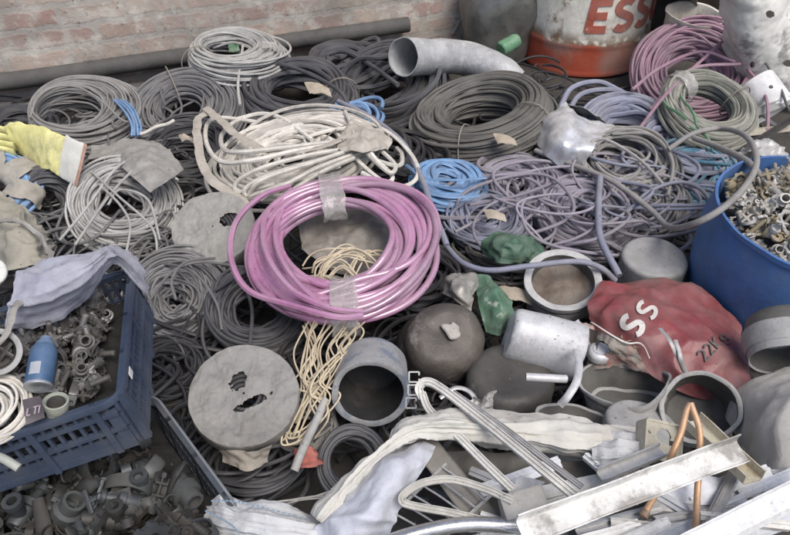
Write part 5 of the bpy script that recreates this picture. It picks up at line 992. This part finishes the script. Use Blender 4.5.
bx0 = [((600, 500, .33), (700, 468, .34), 10), ((640, 545, .35), (745, 498, .36), 12), ((575, 530, .34), (660, 508, .345), 9), ((690, 500, .35), (770, 470, .36), 12), ((610, 520, .35), (690, 530, .35), 8), ((650, 490, .35), (720, 530, .36), 9), ((705, 530, .37), (735, 470, .37), 10), ((560, 548, .35), (640, 525, .35), 12), ((730, 540, .38), (800, 545, .38), 12), ((455, 500, .31), (560, 462, .32), 12), ((470, 470, .31), (540, 500, .32), 8), ((600, 470, .32), (655, 480, .33), 10)]
bx0 += [((540, 505, .32), (640, 478, .33), 8), ((560, 522, .345), (640, 498, .35), 6), ((655, 520, .36), (780, 500, .36), 7), ((600, 548, .36), (668, 520, .365), 9), ((700, 515, .372), (790, 525, .372), 8), ((740, 495, .35), (800, 470, .36), 9), ((480, 515, .34), (560, 540, .34), 7), ((585, 455, .34), (640, 500, .36), 7)]
names0 = ['left end under the long angle profile', 'bottom edge beside the copper tube', 'left of the open copper end', 'white sack and the angle profile end', 'copper end, tilted the other way', 'copper tube, sloping down right', 'wide corner profile, nearly upright', 'bottom edge near the chrome pipe', 'bottom right corner, lying level', 'cloth roll and white loop', 'legs of the bent frame, sloping right', 'cloth sleeve and cream bracket', 'corner joint, under the profile', 'long profile, hugging its lower edge', 'copper tube, second from the corner', 'open copper end at the bottom edge', 'wide corner profile, almost level', 'grey sack at the right edge', 'chrome pipe, sloping down right', 'end of the ribbed fabric sleeve']
for i, (p0, p1, w) in enumerate(bx0):
    m_ = [aluw, mat('bluish_slat', (.60, .63, .68), .35, dust=.25), alub, mat('clean_white_profile', (.74, .745, .74), .4)][i % 4]
    wm = w * mpp(*p0) / 2; profile('thin %s strip by the %s' % (['white', 'bluish white', 'bare metal', 'clean white'][i % 4], names0[i]), p0, p1, [(-wm, -.008), (-wm, 0), (-wm * .3, 0), (-wm * .3, .004), (0, .004), (0, 0), (wm, 0), (wm, -.008)], m_, roll=rng.uniform(-25, 25), name='metal_strip', cat='metal strip')
mb = MB(); bx = [((520, 495, .33), (640, 470, .33), 14, 'flat white slat under the long angle profile at the left'), ((560, 512, .31), (700, 480, .32), 22, 'broad pale slat just under the long angle profile'), ((600, 535, .32), (735, 492, .33), 16, 'thin bluish white slat under the copper tube'), ((590, 560, .34), (700, 515, .34), 24, 'grey white slat at the bottom edge left of the copper tube'), ((470, 545, .33), (600, 500, .32), 18, 'dull grey slat at the bottom edge under the white loop'), ((648, 505, .345), (735, 512, .35), 14, 'short pale slat lying across below the copper tube'), ((700, 545, .36), (800, 512, .36), 20, 'white slat under the wide profile in the corner'), ((500, 520, .30), (640, 545, .30), 26, 'dark grey slat deep under the profiles at the bottom')]
for i, (p0, p1, w, lb) in enumerate(bx):
    m_ = [aluw, alub, mat('bluish_slat', (.60, .63, .68), .35, dust=.25), mat('grey_slat', (.36, .36, .35), .5, metal=.2, dust=.35)][i % 4]
    wm = w * mpp(*p0) / 2; profile(lb, p0, p1, [(-wm, -.006), (-wm + .003, 0), (0, .001), (wm - .003, 0), (wm, -.006)], m_, roll=rng.uniform(-12, 12), name='metal_profile', cat='metal profile')
mb = MB(); patch(mb, [[(660, 512, .34), (668, 488, .36)], [(700, 505, .35), (704, 476, .37)], [(738, 505, .33), (735, 482, .35)]], 20, 20, .006, 10, .002); tag(mb.build('white_plate', mat('bluish_white_plate', (.68, .71, .78), .35, dust=.15)), 'smooth bluish white plate right below the peak of the copper tube', 'plate')
mb = MB(); patch(mb, [[(510, 492, .36), (520, 475, .36)], [(530, 496, .36), (545, 482, .36)]], 10, 10, .002, 20, .002); tag(mb.build('white_plate', mat('pale_card', (.5, .52, .54), .6)), 'small pale plate between the bent frame legs', 'plate')
mb = MB(); box(mb, Fr(P(524, 504, .385), P(540, 500, .385) - P(510, 506, .385), [0, -.2, 1]), -.035, .035, -.02, .02, -.02, .01, bev=.004); mb.v = [disp(V, .003, 25) for V in mb.v]; tag(mb.build('corner_joint', mat('aluminium_joint', (.42, .41, .38), .5, metal=.4, dust=.4)), 'grey corner joint where the bent frame meets the white loop', 'joint')
# chrome tube and curved strip by the pots
mb = MB(); tube_shell(mb, pp([(526, 377, .26), (545, 378, .26), (566, 379, .25)]), 4.2 * mpp(540, 378, .25), .0015, 16); tag(mb.build('short_tube', brightm), 'short bright tube with ragged end lying before the dark brown pot', 'tube')
mb = MB(); cable(mb, [(576, 350, .24), (579, 362, .26), (577, 380, .27), (568, 396, .26), (560, 405, .24)], 8, 10, 10, flat=.5); tag(mb.build('bent_strip', brightm), 'curved bright metal strip beside the short bright tube', 'metal strip')
mb = MB(); cable(mb, [(440, 398, .27), (455, 388, .28), (470, 392, .28), (480, 408, .27)], 5, 8, 8, flat=.5); tag(mb.build('curved_strip', alub), 'small curved pale strip behind the bent white frame', 'metal strip')
mb = MB(); patch(mb, [[(466, 412, .27), (474, 396, .30)], [(480, 420, .28), (488, 402, .30)], [(494, 416, .25), (496, 390, .28)]], 16, 12, .012, 30, .002); tag(mb.build('crumpled_sheet', alu, ang=25), 'jagged grey metal shard before the dark brown pot', 'metal shard')
mb = MB()
for k, (x, y) in enumerate([(415, 377), (414, 390), (412, 403)]):
    for q in ([(-6, -5), (4, -5)], [(-6, -5), (-6, 5)], [(-6, 5), (4, 5)], [(4, -5), (4, -2)], [(4, 5), (4, 2)]): a_, b_ = P(x + q[0][0], y + q[0][1], .3), P(x + q[1][0], y + q[1][1], .3); sweep(mb, np.array([a_, (a_ + b_) / 2, b_]), .0016, 6)
tag(mb.build('extrusion_end', aluw), 'end of a white comb shaped extrusion right of the bucket', 'metal profile')
mb = MB(); patch(mb, [[(292, 470, .14), (296, 450, .16)], [(308, 468, .16), (312, 446, .18)], [(322, 462, .14), (318, 445, .16)]], 16, 12, .014, 30, .002); tag(mb.build('red_rag', mat('red_rag', (.42, .07, .045), .7), ang=80), 'small torn red plastic piece below the cream cables', 'plastic piece')
strands('steel_wire', 'thin pale wires crossing above the woven sack', None, mat('pale_wire', (.4, .39, .36), .5), [[(262, 500, .30), (300, 498, .31), (345, 486, .30)], [(270, 506, .30), (310, 500, .31), (350, 500, .31)]], 1.6, n=2, jit=.002, cat='wire')
# scrap right edge above tub
for i, (p0, p1, w, lb) in enumerate([((742, 118, .16), (800, 98, .2), 10, 'grey bar at the right edge behind the blue tub'), ((735, 135, .17), (800, 128, .2), 12, 'pale olive strip between white canister and blue tub'), ((745, 150, .18), (805, 112, .24), 8, 'thin dark strip slanting up at the right edge'), ((748, 108, .14), (800, 142, .18), 9, 'dull bar crossing down behind the blue tub')]):
    wm = w * mpp(*p0) / 2; profile(lb, p0, p1, [(-wm, .008), (-wm, 0), (0, 0), (wm, 0)], [alug, crm, sooty2, alu][i], roll=10 * i)
mb = MB(); patch(mb, [[(735, 158, .26), (742, 145, .28)], [(758, 152, .31), (760, 140, .30)], [(790, 160, .28), (786, 146, .28)]], 26, 18, .014, 25, .001); tag(mb.build('plastic_film', mat('clear_film', (.6, .6, .58), .2, dust=.2, alpha=.6, spec=.8), ang=60), 'crumpled clear film behind the rim of the blue tub', 'plastic film')

# ------------------------------------------------------------------ fine litter lying on everything
bpy.context.view_layer.update(); dg = bpy.context.evaluated_depsgraph_get(); mb = MB()
for k in range(900):
    px, py = rng.uniform(-20, 810), rng.uniform(70, 545); d = nrm(ray(px, py)); t0 = P(px, py, .0)
    hit, loc, nor, idx, ob_, mt = scn.ray_cast(dg, Vector((t0[0] + rng.normal(0, .02), t0[1] + rng.normal(0, .02), 1.0)), Vector((0, 0, -1)))
    if not hit or nor.z < .35: continue
    s = rng.uniform(.0008, .0022) * (1.8 if rng.uniform() < .12 else 1); f = Fr(np.array(loc) + np.array(nor) * .0012, rng.normal(0, 1, 3), np.array(nor) + rng.normal(0, .3, 3))
    n = 5; a = np.sort(rng.uniform(0, 6.28, n)); q = f.w(np.stack([s * np.cos(a) * rng.uniform(.6, 1.6), s * np.sin(a), rng.normal(0, s * .25, n)], 1)); q2 = q - f.Z * .0007
    mb.add(np.vstack([q, q2]), [list(range(n)), list(range(2 * n - 1, n - 1, -1))] + [[i, n + i, n + (i + 1) % n, (i + 1) % n] for i in range(n)], rng.uniform(-1.5, 1))
tag(mb.build('litter', mat('dry_litter', (.15, .12, .085), .9, dust=.4), smooth=False), 'dry crumbs and bits of dirt scattered over the whole pile', 'litter', kind='stuff')
